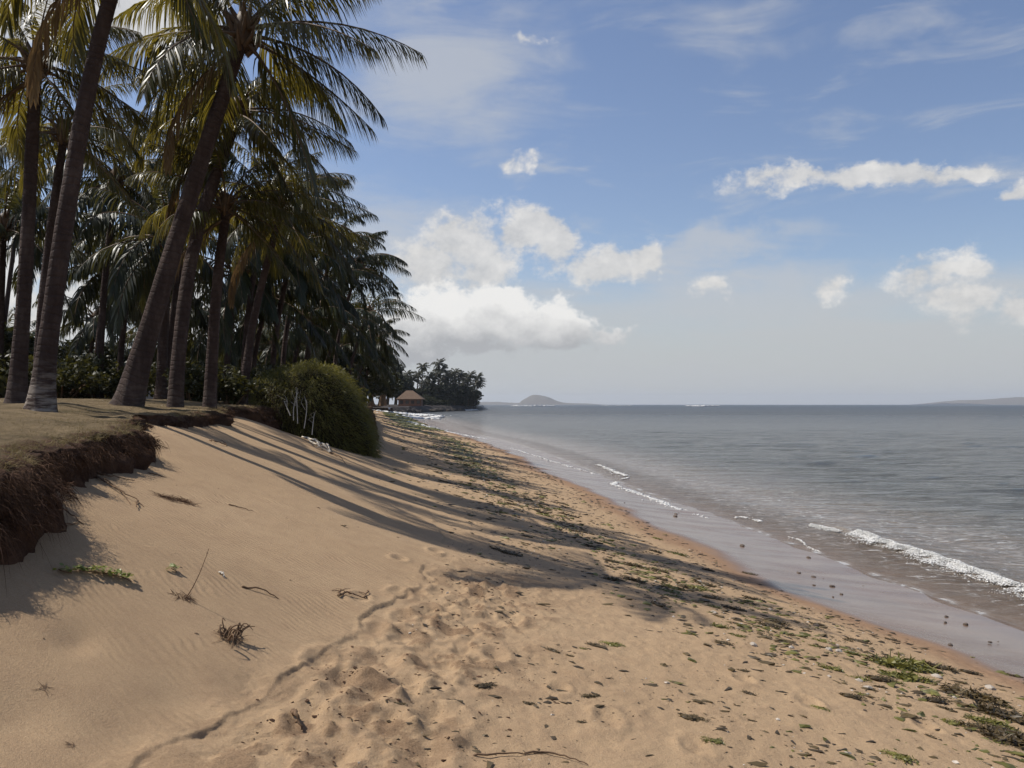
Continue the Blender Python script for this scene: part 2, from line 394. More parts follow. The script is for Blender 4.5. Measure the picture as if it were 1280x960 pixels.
# dry grass on the bank
def build_turf():
    n = 60000
    y = np.exp(RNG.uniform(math.log(2.5), math.log(26), n)); d = RNG.gamma(1.3, 1.3, n); d[:12000] = RNG.exponential(.08, 12000)
    x = xedge(y)-d
    patch = fbm(x*1.6, y*1.6, 301, 3)
    keep = (patch > -.12) | (d < .15); x, y, d = x[keep], y[keep], d[keep]
    z = bank_top(x, y)-.01; n = len(x)
    D = np.stack([RNG.normal(.25, .6, n), RNG.normal(0, .6, n), RNG.uniform(.4, 1, n)], 1)
    L = RNG.uniform(.02, .055, n)*(1+.8*(d < .15)); W = np.full(n, .0035)*(.5+y/9)
    V, F = blades(np.stack([x, y, z], 1), D, L, W, .7, 2)
    tag(link('dry_grass', mesh_np('dry_grass', V, F, [M_drygrass])), kind='stuff', label='short dry tan grass covering the top of the eroded bank', cat='grass')
    # fringe hanging from the edge
    n = 42000
    y = np.exp(RNG.uniform(math.log(2.2), math.log(27), n)); xe = xedge(y)
    t = RNG.uniform(-.08, 1.12, n); t = np.sign(t)*np.abs(t)**1.2
    zt = bank_top(xe-.03, y); zb = ZS(y)
    z = zt-.02-t*np.maximum(zt-zb-.12, .02); x = xe+.04+.20*np.maximum(t, 0)*np.clip((zt-zb)/.4, .2, 1)+RNG.normal(0, .03, n)-.25*(t<0)*RNG.random(n)
    lob = fbm(y*4.5, z*6, 221, 4); x = x+.13*lob
    D = np.stack([RNG.uniform(.2, 1.1, n), RNG.normal(0, .4, n), RNG.uniform(-.6, .5, n)], 1)
    L = RNG.gamma(2, .055, n)*np.clip((zt-zb)/.40, .25, 1); W = .0032*(.6+y/10)*RNG.uniform(.5, 1.6, n)
    V, F = blades(np.stack([x, y, z], 1), D, L, W, 2.2, 4)
    tag(link('root_fringe', mesh_np('root_fringe', V, F, [M_root])), kind='stuff', label='dark tangle of hanging roots and dead grass on the face of the bank', cat='roots')
build_turf()

# ------------------------------------------------------------------ tubes
def tube_arr(pts, rad, sides=6, cap=True):
    pts = np.asarray(pts, float); n = len(pts); rad = np.asarray(rad, float)
    t = np.gradient(pts, axis=0); t /= np.linalg.norm(t, axis=1, keepdims=True)+1e-9
    ref = np.array([0, 0, 1.]) if abs(t[0, 2]) < .8 else np.array([0, 1., 0])
    a = np.cross(t, ref); a /= np.linalg.norm(a, axis=1, keepdims=True)+1e-9; b = np.cross(t, a)
    th = np.linspace(0, 2*PI, sides, endpoint=False)
    V = pts[:, None]+rad[:, None, None]*(a[:, None]*np.cos(th)[None, :, None]+b[:, None]*np.sin(th)[None, :, None])
    V = V.reshape(-1, 3); i = np.arange((n-1)*sides); r = i//sides; c = i % sides; c2 = (c+1) % sides
    F = np.stack([r*sides+c, r*sides+c2, (r+1)*sides+c2, (r+1)*sides+c], 1)
    return V, F
class MB:
    def __init__(s): s.V = []; s.Q = []; s.T = []; s.n = 0; s.qm = []; s.tm = []
    def add(s, V, F, m=0):
        F = np.asarray(F)
        if F.shape[1] == 4: s.Q.append(F+s.n); s.qm.append(np.full(len(F), m))
        else: s.T.append(F+s.n); s.tm.append(np.full(len(F), m))
        s.V.append(np.asarray(V, float)); s.n += len(V); return s
    def tube(s, pts, rad, sides=6, m=0): V, F = tube_arr(pts, rad, sides); return s.add(V, F, m)
    def box(s, x0, x1, y0, y1, z0, z1, m=0):
        V = np.array([(x, y, z) for x in (x0, x1) for y in (y0, y1) for z in (z0, z1)])
        return s.add(V, np.array([(0, 1, 3, 2), (4, 6, 7, 5), (0, 4, 5, 1), (2, 3, 7, 6), (0, 2, 6, 4), (1, 5, 7, 3)]), m)
    def mesh(s, name, mats, smooth=True, attrs=None):
        return mesh_np(name, np.concatenate(s.V), s.Q+s.T, mats, np.concatenate(s.qm+s.tm), smooth, attrs)
def spline(pts, n):
    pts = np.asarray(pts, float); t = np.linspace(0, 1, len(pts)); s = np.linspace(0, 1, n)
    if len(pts) > 2:
        from numpy.polynomial import polynomial as Pn
        deg = min(len(pts)-1, 3)
        return np.stack([Pn.polyval(s, Pn.polyfit(t, pts[:, k], deg)) for k in range(3)], 1)
    return np.stack([np.interp(s, t, pts[:, k]) for k in range(3)], 1)
ICO = None
def ico():
    global ICO
    if ICO is None:
        g = (1+5**.5)/2
        V = np.array([(-1, g, 0), (1, g, 0), (-1, -g, 0), (1, -g, 0), (0, -1, g), (0, 1, g), (0, -1, -g), (0, 1, -g), (g, 0, -1), (g, 0, 1), (-g, 0, -1), (-g, 0, 1)])/math.sqrt(1+g*g)
        F = np.array([(0, 11, 5), (0, 5, 1), (0, 1, 7), (0, 7, 10), (0, 10, 11), (1, 5, 9), (5, 11, 4), (11, 10, 2), (10, 7, 6), (7, 1, 8), (3, 9, 4), (3, 4, 2), (3, 2, 6), (3, 6, 8), (3, 8, 9), (4, 9, 5), (2, 4, 11), (6, 2, 10), (8, 6, 7), (9, 8, 1)])
        ICO = (V, F)
    return ICO
def ico2(sub):
    V, F = ico(); V = list(map(tuple, V))
    for _ in range(sub):
        mid = {}; NF = []
        def md(a, b):
            k = (min(a, b), max(a, b))
            if k not in mid:
                v = np.array(V[a])+np.array(V[b]); v /= np.linalg.norm(v); V.append(tuple(v)); mid[k] = len(V)-1
            return mid[k]
        for a, b, c in F:
            x, y, z = md(a, b), md(b, c), md(c, a); NF += [(a, x, z), (b, y, x), (c, z, y), (x, y, z)]
        F = NF
    return np.array(V), np.array(F)
ICO2 = ico2(2); ICO1 = ico2(1)

# ------------------------------------------------------------------ palms
def frond_arrays(mb, rng, az, e0, droop, L, nl, wl, lmax, wind, base=(0, 0, 0), grav=2.0, m_leaf=0, m_r=1, rr=.028, comb=1.0):
    ns = 16; h = np.array([math.cos(az), math.sin(az), 0]); pts = [np.array(base, float)]; tw = rng.normal(0, .25)
    hs = np.array([-h[1], h[0], 0])
    for k in range(ns):
        s = (k+.5)/ns; e = e0-droop*s**1.25
        d = h*math.cos(e)+np.array([0, 0, math.sin(e)])+np.array([wind[0], wind[1], 0])*s*s+hs*tw*s*s
        d /= np.linalg.norm(d); pts.append(pts[-1]+d*L/ns)
    pts = np.array(pts); T = np.gradient(pts, axis=0); T /= np.linalg.norm(T, axis=1, keepdims=True)
    ss = np.linspace(0, 1, ns+1)
    mb.tube(pts[::2], rr*(1-.85*ss[::2])*(1+1.2*np.exp(-ss[::2]*14)), 4, m_r)
    for side in (-1, 1):
        s = .13+.87*(np.arange(nl)+rng.uniform(-.3, .3, nl))/nl; s = np.clip(s, .1, 1)
        keep = rng.uniform(size=nl) > .04; s = s[keep]; n = len(s)
        P = np.stack([np.interp(s, ss, pts[:, k]) for k in range(3)], 1)
        t = np.stack([np.interp(s, ss, T[:, k]) for k in range(3)], 1); t /= np.linalg.norm(t, axis=1, keepdims=True)
        sv = np.cross(t, np.array([0, 0, 1.])); nrm = np.linalg.norm(sv, axis=1, keepdims=True)
        sv = np.where(nrm > .15, sv/(nrm+1e-9), hs[None]); sv *= side
        a = (R(25)+R(38)*s+rng.normal(0, .07, n))[:, None]
        up = np.cross(sv*side, t)
        d = sv*np.cos(a)+t*np.sin(a)+up*(.12*comb)
        ln = lmax*np.sin(PI*np.clip(.16+.80*s, 0, 1))**.65*rng.uniform(.85, 1.08, n)
        wv = t-d*(np.sum(t*d, 1, keepdims=True)/np.sum(d*d, 1, keepdims=True)); wv /= np.linalg.norm(wv, axis=1, keepdims=True)
        wv = wv+rng.normal(0, .25, (n, 3)); wds = [.5, 1, .75, .08]; V = []; pos = P; dd = d
        gv = np.array([wind[0]*.8, wind[1]*.8, -grav])
        for k in range(4):
            w = wv*(wl*wds[k]*.5); V += [pos-w, pos+w]
            dd = dd+gv[None]*(.30+.12*k)*rng.uniform(.7, 1.3, (n, 1)); dn = dd/np.linalg.norm(dd, axis=1, keepdims=True)
            pos = pos+dn*(ln/3)[:, None]
        V = np.stack(V, 1).reshape(-1, 3); b = (np.arange(n)*8)[:, None]
        F = np.concatenate([b+np.array([[2*q, 2*q+1, 2*q+3, 2*q+2]]) for q in range(3)])
        mb.add(V, F, m_leaf)
    return pts

def crown_mesh(name, seed, nf=24, L=3.0, nl=70, wl=.042, lmax=.85, wind=(.32, -.08), leaf=None, spread=1.0, comp=.52, dd=12):
    rng = np.random.default_rng(seed); mb = MB()
    for i in range(nf):
        t = i/(nf-1); az = i*2.39996+rng.normal(0, .2); az = math.atan2(comp*math.sin(az), math.cos(az))
        e0 = R(82)-R(118)*t**.85*spread+rng.normal(0, .12); dr = R(rng.uniform(38, 78)+dd)*(1-.35*t)
        frond_arrays(mb, rng, az, e0, dr, L*rng.uniform(.82, 1.08)*(.8+.2*min(1, t*4)), nl, wl, lmax*(.7+.3*min(1, t*3)), wind, (.07*math.cos(az), .07*math.sin(az), .15-.35*t))
    # fibrous heart
    V, F = ICO1; mb.add(V*np.array([.17, .17, .38])+np.array([0, 0, -.05]), F, 1)
    for k in range(14):                       # old leaf bases
        a = k*2.4; d = np.array([math.cos(a), math.sin(a), 0])
        mb.tube([d*.10+(0, 0, -.45+.03*k), d*.24+(0, 0, -.32+.03*k), d*.34+(0, 0, -.12+.03*k)], [.05, .04, .015], 4, 1)
    return mb.mesh(name, [leaf or M_leaf, M_rach])
CROWN_N = [crown_mesh('palm_crown', 10+k, 19, 3.0, 76, .030, .92, (.45, -.08), comp=.33) for k in range(5)]
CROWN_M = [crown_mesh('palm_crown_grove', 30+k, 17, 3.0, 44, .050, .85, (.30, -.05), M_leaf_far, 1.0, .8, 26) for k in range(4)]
CROWN_F = [crown_mesh('palm_crown_far', 50+k, 16, 3.0, 16, .20, 1.0, (.5, 0), M_leaf_far) for k in range(3)]
def dead_mesh(seed):
    rng = np.random.default_rng(seed); mb = MB()
    frond_arrays(mb, rng, rng.uniform(0, 6.28), R(-35), R(52), 2.5, 50, .035, .55, (.1, 0), grav=2.4)
    return mb.mesh('dead_frond', [M_dead, M_rach])
DEAD = [dead_mesh(70+k) for k in range(3)]

def trunk_mesh(pts, r0, r1, flare=1.7, sides=14, n=40, skirt=.35, pale=0.):
    P = spline(pts, n); seg = np.linalg.norm(np.diff(P, axis=0), axis=1); ln = np.concatenate([[0], np.cumsum(seg)]); tot = ln[-1]
    # finer rings near the foot
    u = np.linspace(0, 1, n)
    rad = r0+(r1-r0)*u**.7+r0*(flare-1)*np.exp(-ln/skirt)
    rad = rad*(1+.015*np.sin(ln*2*PI/.31))
    V, F = tube_arr(P, rad, sides)
    k = np.repeat(np.arange(n), sides); th = np.tile(np.arange(sides), n)
    bump = 1+.06*vn(th*.9, ln[k]*1.3, 400)+.20*np.exp(-ln[k]/.25)*vn(th*.8+50, ln[k]*2, 401)*(flare > 1.3)
    V = P[k]+(V-P[k])*bump[:, None]
    return mesh_np('palm_trunk', V, F, [M_trunk], attrs={'len': ln[k], 'pale': np.full(len(k), pale)}), P
def pxd(px, py, d): return np.array([(px-640)/FP*d, d, CZ+(HY-py)/FP*d])

def palm(label, path, d, w0, w1, crown, dz=0, group=None, cs=1.0, rz=0, flare=1.7, dy=0, dead=0, sides=14, n=44, skirt=.35, gz_=None):
    """path: sighted points from the foot to the heart of the crown; d distance of the foot; dy: lean away"""
    k = len(path); P = [pxd(p[0], p[1], d+dy*(i/(k-1))**1.2) for i, p in enumerate(path)]
    gzv = gz_ if gz_ is not None else float(bank_top(np.array([P[0][0]]), np.array([P[0][1]]))[0])
    P[0][2] = gzv-.12
    base = np.array([P[0][0], P[0][1], gzv]); rel = [p-base for p in P]
    t = empty('palm_tree', base, label, 'palm tree', group)
    me, PP = trunk_mesh(rel, w0*.35, w1*.37, flare, sides, n, skirt, 1. if 'scarred' in label and 'just' not in label else .12); link('trunk', me, t)
    c = link('crown', crown, t, tuple(PP[-1]+np.array([0, 0, .12]))); c.scale = (cs,)*3; c.rotation_euler = (0, R(6), rz)
    for i in range(dead):
        q = link('dead_frond', DEAD[i % 3], t, tuple(PP[-1]+np.array([0, 0, -.15]))); q.rotation_euler = (0, 0, rz+1.9*i+1)
    return t

FR = 'tall coconut palms standing in front along the edge of the bank'
palm('tall leaning palm with pale scarred foot, its crown above the top edge of the picture', [(50, 505), (66, 380), (87, 240), (112, 110), (138, -10), (170, -95)], 10.9, .35, .22, CROWN_N[0], group=FR, flare=2.0, cs=.78, skirt=.3, dead=1)
palm('upright slender palm just left of the palm with the pale scarred foot', [(20, 503), (30, 370), (37, 240), (45, 85)], 13.0, .33, .22, CROWN_N[1], group=FR, cs=.66, rz=.1, dead=1)
palm('thickest leaning palm, with a broad dark foot and its crown high over the others', [(158, 500), (205, 350), (255, 190), (304, 45)], 14.2, .48, .30, CROWN_N[2], group=FR, flare=1.7, cs=.98, rz=-.05, skirt=.6, dead=1, dy=.3)
palm('palm right of the thickest leaning trunk, with fronds reaching out over the beach', [(219, 498), (236, 340), (262, 240), (296, 145)], 15.4, .36, .26, CROWN_N[3], group=FR, flare=1.3, cs=.80, rz=.05, dead=1, dy=1.2)
palm('shorter palm with yellow fronds, third trunk left of the round bush', [(262, 498), (268, 400), (274, 330), (283, 262)], 16.5, .33, .22, CROWN_N[4], group=FR, flare=1.3, cs=.62, rz=.1, dead=1)
palm('slim palm bending right directly above the left side of the round bush', [(303, 492), (312, 430), (326, 360), (352, 262)], 20.5, .30, .20, CROWN_N[1], group=FR, flare=1.3, cs=.78, rz=-.2, dead=1)
palm('dark palm trunk seen between the two left front palms', [(48, 500), (52, 400), (62, 300), (80, 170)], 19.0, .34, .22, CROWN_N[4], group=FR, flare=1.2, cs=.8, rz=.2)
palm('thin palm at the far left edge with sky on both sides of its trunk', [(-4, 480), (6, 400), (20, 290), (28, 235)], 32.0, .26, .18, CROWN_M[1], cs=.9)
palm('palm whose slim curved top shows in the sky gap left of the thickest trunk', [(205, 500), (214, 400), (238, 260), (255, 150), (262, 120)], 26.0, .30, .2, CROWN_M[2], cs=.8)
palm('dark palm trunk half hidden behind the thickest leaning palm', [(201, 498), (204, 440), (206, 400), (212, 300)], 22.0, .38, .24, CROWN_M[0], cs=.95)

GV = 'palms crowded together in the dark grove behind the front row'
grove = [  # crown px, py, depth, lean px, scale
 (225,205,27,-25,.95),(145,225,24,-20,.85),(175,285,28,-25,1),(335,250,26,-30,.95),
 (388,280,33,-35,.92),(418,308,38,-35,.95),(447,332,42,-30,1.0),(460,392,50,-25,1.05),(428,400,46,-25,1.05),(365,315,28,-25,.95),
 (335,370,30,-20,1),(298,345,27,-15,1),(195,340,30,-20,1.05),(135,335,29,-15,1),
 (5,285,24,-5,1),(405,360,38,-25,1.1),(380,400,36,-15,1),(270,400,34,-10,1),(120,400,38,-10,1.0),(215,410,36,-5,1),
 (345,430,40,-10,1),(420,440,52,-10,1.2),(60,300,38,-10,1.1),(20,430,45,0,1),(458,440,62,-12,1.2),(470,425,66,-14,1.1)]
lab_g = {6: 'outermost palm of the grove, its drooping fronds outlined against the white clouds', 7: 'low outer palm of the grove with fronds hanging toward the far beach', 4: 'dark palm forming the top of the grove at its seaward side', 0: 'small palm with glinting crown left of the thickest leaning trunk', 1: 'windswept palm crown seen in the sky gap between the left trunks'}
for i, (px, py, d, ln, cs) in enumerate(grove):
    lb = lab_g.get(i, 'dark palm crowded in the shaded grove behind the front row of trunks')
    cr = CROWN_M[i % 4] if d > 22 else CROWN_N[i % 5]
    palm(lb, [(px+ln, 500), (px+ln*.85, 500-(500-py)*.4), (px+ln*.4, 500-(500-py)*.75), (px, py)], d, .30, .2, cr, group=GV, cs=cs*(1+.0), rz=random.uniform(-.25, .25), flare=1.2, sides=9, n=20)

# ------------------------------------------------------------------ broadleaf trees, shrubs
def leaf_cloud(rng, centers, radii, n_each, size, flat=.75):
    Vs = []; Fs = []; n0 = 0
    for c, r, k in zip(centers, radii, n_each):
        k = int(k); u = rng.normal(size=(k, 3)); u /= np.linalg.norm(u, axis=1, keepdims=True)
        rad = r*rng.uniform(.35, 1.05, k)**.5
        P = c+u*rad[:, None]*np.array([1, 1, flat])
        a = rng.normal(size=(k, 3)); a /= np.linalg.norm(a, axis=1, keepdims=True)
        b = np.cross(a, rng.normal(size=(k, 3))); b /= np.linalg.norm(b, axis=1, keepdims=True)
        s = (size*rng.uniform(.6, 1.4, k))[:, None]
        V = np.stack([P-a*s, P+b*s*.45, P+a*s, P-b*s*.45], 1).reshape(-1, 3)
        Vs.append(V); Fs.append((np.arange(k)*4)[:, None]+np.array([[0, 1, 2, 3]])+n0); n0 += 4*k
    return np.concatenate(Vs), np.concatenate(Fs)
def tree_meshes(seed, H=7, W=5, n=34, leafn=230, size=.16, matl=None):
    rng = np.random.default_rng(seed); mb = MB(); cs = []; rs = []
    top = np.array([rng.normal(0, .3), rng.normal(0, .3), H*.45])
    mb.tube(spline([(0, 0, -.2), (rng.normal(0, .2), rng.normal(0, .2), H*.22), top], 8), np.linspace(.22, .14, 8), 8)
    for k in range(n):
        u = rng.normal(size=3); u /= np.linalg.norm(u); u[2] = abs(u[2])*.9-.25 if k % 3 else -abs(u[2])*.8
        p = np.array([0, 0, H*.52])+u*np.array([W*.5, W*.5, H*.45])*rng.uniform(.55, 1)
        cs.append(p); rs.append(rng.uniform(.45, .95)*W/6)
        if k < 12: mb.tube(spline([top*rng.uniform(.6, 1), (top+p)/2+rng.normal(0, .25, 3), p], 6), np.linspace(.09, .02, 6), 5)
    V, F = leaf_cloud(rng, cs, rs, [leafn*r*r*2 for r in rs], size)
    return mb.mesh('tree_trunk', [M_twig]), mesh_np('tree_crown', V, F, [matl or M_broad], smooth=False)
TREES = [tree_meshes(80+k) for k in range(3)]
def broad(label, x, y, z, s, rz=0, group=None, k=0, sz=1):
    t = empty('broadleaf_tree', (x, y, z), label, 'tree', group); t.scale = (s, s, s*sz); t.rotation_euler = (0, 0, rz)
    link('trunk', TREES[k][0], t); link('crown', TREES[k][1], t)
BG = 'broadleaf trees filling the dark shade behind the palm trunks'
bl = [(-10,40,.9),(60,48,.8),(110,45,.85),(150,55,.9),(185,60,.95),(225,50,.8),(262,52,.9),(300,48,.85),(335,46,1.0),(372,50,1.05),(405,54,1.15),(430,66,1.3),(448,80,1.5),(90,75,1.2),(170,80,1.2),(30,70,1.2),(250,85,1.4),(320,80,1.4),(380,85,1.4),(-60,30,.9),(-90,45,1)]
for i, (px, d, s) in enumerate(bl):
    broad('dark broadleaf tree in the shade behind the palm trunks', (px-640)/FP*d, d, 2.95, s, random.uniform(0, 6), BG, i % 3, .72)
SH = 'low shrubs growing under the palms'
def shrub_mesh(seed):
    rng = np.random.default_rng(seed); cs = []; rs = []; mb = MB()
    for k in range(16):
        a = rng.uniform(0, 6.28); r = rng.uniform(0, .9); p = np.array([r*math.cos(a), r*math.sin(a), rng.uniform(.2, 1.0)*(1.1-.5*r)])
        cs.append(p); rs.append(rng.uniform(.22, .42)); mb.tube([(p[0]*.2, p[1]*.2, -.1), p*.6+(0, 0, .05), p], [.03, .02, .008], 4)
    V, F = leaf_cloud(rng, cs, rs, [110]*16, .075, .9)
    return mb.mesh('shrub_stem', [M_twig]), mesh_np('shrub_foliage', V, F, [M_shrub], smooth=False)
SHR = [shrub_mesh(90+k) for k in range(3)]
SHR_D = []
for st_, fo_ in SHR:
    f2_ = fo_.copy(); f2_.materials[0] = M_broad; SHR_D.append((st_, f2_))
sl = [(5,24,1.1),(35,26,1.0),(75,21,.9),(95,22,1),(120,24,1.1),(140,27,1.2),(235,20,.8),(250,24,1),(285,20,.8),(322,24,.9),(345,27,1.1),(10,33,1.4),(60,34,1.6),(110,36,1.5),(160,36,1.5),(215,34,1.5),(280,32,1.3),(330,36,1.6),(375,34,1.5),(405,38,1.6),(420,42,1.7),(-40,22,1.2),(-80,20,1.3)]
for i, (px, d, s) in enumerate(sl):
    x = (px-640)/FP*d; z = float(bank_top(np.array([x]), np.array([float(d)]))[0])
    t = empty('shrub', (x, d, z), 'yellowish green low shrub growing on the bank under the palms', 'shrub', SH); t.scale = (s, s, s*.9); t.rotation_euler = (0, 0, random.uniform(0, 6))
    link('stems', SHR[i % 3][0], t); link('foliage', SHR[i % 3][1], t)
# trees lining the bank further along, down to the far end of the beach
FL = 'trees lining the bank toward the far end of the beach'
for i, (px, d, s) in enumerate([(452,95,1.5),(462,115,1.6),(470,135,1.75),(478,150,1.8),(486,175,1.9),(470,170,2.2),(455,140,2.2),(486,200,1.9),(482,215,2.2),(468,220,2.6),(489,250,2.0),(440,110,2.1)]):
    broad('dark rounded tree on the bank at the far end of the beach', (px-640)/FP*d-1.5, d, 2.9, s, random.uniform(0, 6), FL, i % 3, .62)

# low grey wall between trunks
mb = MB(); W0 = pxd(118, 500, 44); W1 = pxd(205, 500, 44)
mb.box(W0[0], W1[0], 44, 44.25, 2.9, 4.15); mb.box(W0[0]-.05, W1[0]+.05, 43.96, 44.29, 4.153, 4.25)
tag(link('garden_wall', mb.mesh('garden_wall', [simple('weathered grey plaster', (.26, .27, .27), (.36, .36, .35), 2, .9, .01)], False)), 'low grey plastered wall glimpsed between the palm trunks', 'wall')

# ------------------------------------------------------------------ the big rounded bush
def build_bush():
    rng = np.random.default_rng(5); c = np.array([-4.93, 22.0, 1.95]); t = empty('rounded_bush', (c[0], c[1], 1.9), 'big rounded bush of drooping grassy green foliage on the sand slope', 'bush')
    V, F = ico2(4)
    def shape(u):
        ex = np.where(u[:, 0] < 0, 3.2, 2.2); rx, ry, rz = 1.52, 1.7, 2.05
        p = (np.abs(u[:, 0])**ex+np.abs(u[:, 1])**ex+np.abs(u[:, 2])**ex)**(1/ex)
        P = u/p[:, None]*np.array([rx, ry, rz])
        n = fbm(u[:, 0]*2.2+u[:, 2], u[:, 1]*2.2+u[:, 2]*1.5, 500, 4)
        n2 = fbm(u[:, 0]*7+u[:, 2]*3, u[:, 1]*7+u[:, 2]*5, 520, 3); P = P*(1+.11*n+.06*n2)[:, None]; P[:, 0] += .04*np.sin(P[:, 2]*3)
        P[:, 2] = np.where(P[:, 0] > 0, P[:, 2]-.14*np.maximum(P[:, 0], 0)**2, P[:, 2])
        return P
    core = shape(V)*.90
    link('core', mesh_np('bush_core', core+np.array([0, 0, .05]), F, [M_core]), t)
    n = 52000; u = rng.normal(size=(n, 3)); u /= np.linalg.norm(u, axis=1, keepdims=True); u = u[u[:, 2] > -.45]; n = len(u)
    P = shape(u)*rng.uniform(.86, 1.0, (n, 1))+np.array([0, 0, .05])
    D = u*1.0+np.array([.25, 0, .35])+rng.normal(0, .35, (n, 3))
    Vb, Fb = blades(P, D, rng.gamma(3, .05, n), rng.uniform(.008, .02, n), 2.0, 3, (.3, 0))
    link('foliage', mesh_np('bush_foliage', Vb, Fb, [M_bush]), t)
    mb = MB()
    for px, py, hx, hy in [(367,520,6,-30),(372,524,-2,-40),(380,530,3,-30),(390,538,3,-22),(363,514,-8,-13)]:
        a = pxd(px, py, 20.15)-np.array([c[0], c[1], 1.9]); b = pxd(px+hx, py+hy, 20.35)-np.array([c[0], c[1], 1.9]); m = (a+b)/2+rng.normal(0, .02, 3)
        mb.tube(spline([a-(0, 0, .1), m, b], 7), np.linspace(.013, .005, 7), 5)
        for q in range(3):
            s = a+(b-a)*rng.uniform(.4, .9); mb.tube([s, s+rng.normal(0, .06, 3)+(0, -.04, .06), s+rng.normal(0, .09, 3)+(0, -.05, .12)], [.005, .004, .002], 4)
    link('dead_stems', mb.mesh('dead_stems', [M_pale]), t)
build_bush()

# ------------------------------------------------------------------ ground litter
def gnormal(x, y):
    e = .06; z = ground(np.array([x, x+e, x]), np.array([y, y, y+e]))
    n = Vector((-(z[1]-z[0])/e, -(z[2]-z[0])/e, 1)); return n.normalized()
def place(o, x, y, rz=0, s=1, dz=0):
    z = gzf(x, y)+dz; q = Vector((0, 0, 1)).rotation_difference(gnormal(x, y)).to_matrix().to_4x4()
    o.matrix_world = Matrix.Translation((x, y, z)) @ q @ Matrix.Rotation(rz, 4, 'Z') @ Matrix.Scale(s, 4)

def sticks(name, label, cat, pxpaths, r, m, lift=.012, twigs=0, group=None, sides=6):
    """branching stick lying on the sand; first path gives the base"""
    p0 = px2w(*pxpaths[0][0]); mb = MB()
    for path in pxpaths:
        W = [px2w(*q) for q in path]; S = spline(W, 12) if len(W) > 2 else spline([W[0], W[1]], 10)
        lf = RNG.uniform(.3, 1.4)
        P = np.array([(a, b, gzf(a, b)+lift*(.4+lf*math.sin(PI*i/11))) for i, (a, b, _) in enumerate(S)])
        P += RNG.normal(0, .004, P.shape)
        mb.tube(P-np.array(p0), np.linspace(r, r*.35, len(P)), sides)
        for k in range(twigs):
            s = P[random.randint(3, 9)]; d = RNG.normal(0, 1, 3)*np.array([1, 1, .15]); d /= np.linalg.norm(d)
            mb.tube(np.array([s, s+d*.05+(0, 0, .01), s+d*.11])-np.array(p0), [r*.5, r*.4, r*.15], 4)
    o = link(name, mb.mesh(name, [m]), None, p0); tag(o, label, cat, group); return o

sticks('exposed_root', 'fan of thin dark roots reaching onto the sand from the nearest part of the bank', 'root', [[(40,618),(75,640),(104,656)],[(42,640),(62,655),(80,667),(68,664)],[(50,668),(75,660),(98,656)],[(44,630),(60,642),(78,660)]], .009, M_twig, .02)
sticks('exposed_root', 'forked dark root lying on the sand below the ragged middle of the bank', 'root', [[(112,592),(140,612),(160,623),(180,634)],[(118,598),(142,610),(164,632)],[(172,628),(170,638)]], .008, M_twig, .02)
sticks('exposed_root', 'straight dark root just under the overhanging turf of the bank', 'root', [[(110,588),(130,598),(150,602),(168,603)],[(128,596),(140,600)]], .008, M_twig, .03)
sticks('twig', 'short dark twig near the corner of the bank above the forked root', 'twig', [[(184,592),(196,595),(208,598)]], .007, M_twig)
sticks('twig', 'thin twig with a hooked end beside the trunk shadow near the bank corner', 'twig', [[(186,556),(198,560),(210,562)],[(186,556),(190,563)]], .009, M_twig, .02)
sticks('twig', 'curved twig with a small hook on the upper sand slope', 'twig', [[(262,551),(272,556),(284,557)],[(284,557),(276,552)]], .009, M_twig, .02)
sticks('twig', 'short thin twig on the slope right of the dead plant tufts', 'twig', [[(286,631),(300,635),(317,639)]], .006, M_twig)
sticks('bleached_stick', 'pale ended stick lying across the slope above the dead root clump', 'stick', [[(302,735),(315,738),(330,742),(348,749)]], .008, M_twig)
sticks('bleached_stick', 'small white splinter of wood above the pale ended stick', 'stick', [[(275,718),(278,721),(281,724)]], .008, M_pale)
sticks('twig', 'thin twig on dry sand at the start of the trampled path', 'twig', [[(422,748),(440,748),(460,753)],[(424,750),(426,744)],[(455,750),(462,745)]], .008, M_twig, .02, 2)
sticks('twig', 'long straight twig lying at the bottom edge of the sand', 'twig', [[(592,945),(620,946),(650,945),(680,945)]], .006, M_twig)
sticks('twig', 'long curved twig at the bottom middle of the beach', 'twig', [[(655,945),(690,944),(715,951),(735,957)]], .006, M_twig)
sticks('twig', 'short upright chip of bark at the lower left of the trampled sand', 'bark', [[(366,893),(371,905),(377,912)]], .014, M_twig, .03)
sticks('driftwood', 'bleached white branching driftwood lying along the foot of the rounded bush', 'driftwood', [[(378,548),(388,556),(398,562),(412,567)],[(384,549),(396,557),(400,562)],[(393,551),(400,557),(412,563)],[(402,557),(405,562),(413,566)],[(408,556),(411,562),(412,567)]], .022, M_pale, .08, 3)
sticks('driftwood', 'thin dark stick running down from the driftwood beneath the bush', 'stick', [[(412,566),(424,573),(432,580)]], .015, M_twig, .03)

def tuft(name, label, cat, px, py, n, L, W, m, spread=.06, up=.5, g=1.2, extra=None):
    x, y, z = px2w(px, py); z = gzf(x, y)
    P = np.stack([RNG.normal(0, spread, n), RNG.normal(0, spread*.7, n), np.zeros(n)], 1)
    P[:, 2] = gz(P[:, 0]+x, P[:, 1]+y)-z
    D = np.stack([RNG.normal(0, 1, n), RNG.normal(0, 1, n), RNG.uniform(.1, 1, n)*up], 1)
    V, F = blades(P, D, RNG.uniform(.4, 1, n)*L, np.full(n, W), g, 3)
    V[:, 2] = np.maximum(V[:, 2], gz(V[:, 0]+x, V[:, 1]+y)-z+.003)
    mb = MB(); mb.add(V, F)
    if extra: extra(mb)
    o = link(name, mb.mesh(name, [m]), None, (x, y, z)); tag(o, label, cat); return o
tuft('dead_plant', 'left one of two dried brown plant tufts on the middle of the slope', 'dead plant', 207, 622, 160, .13, .005, M_root, .05, 1.1)
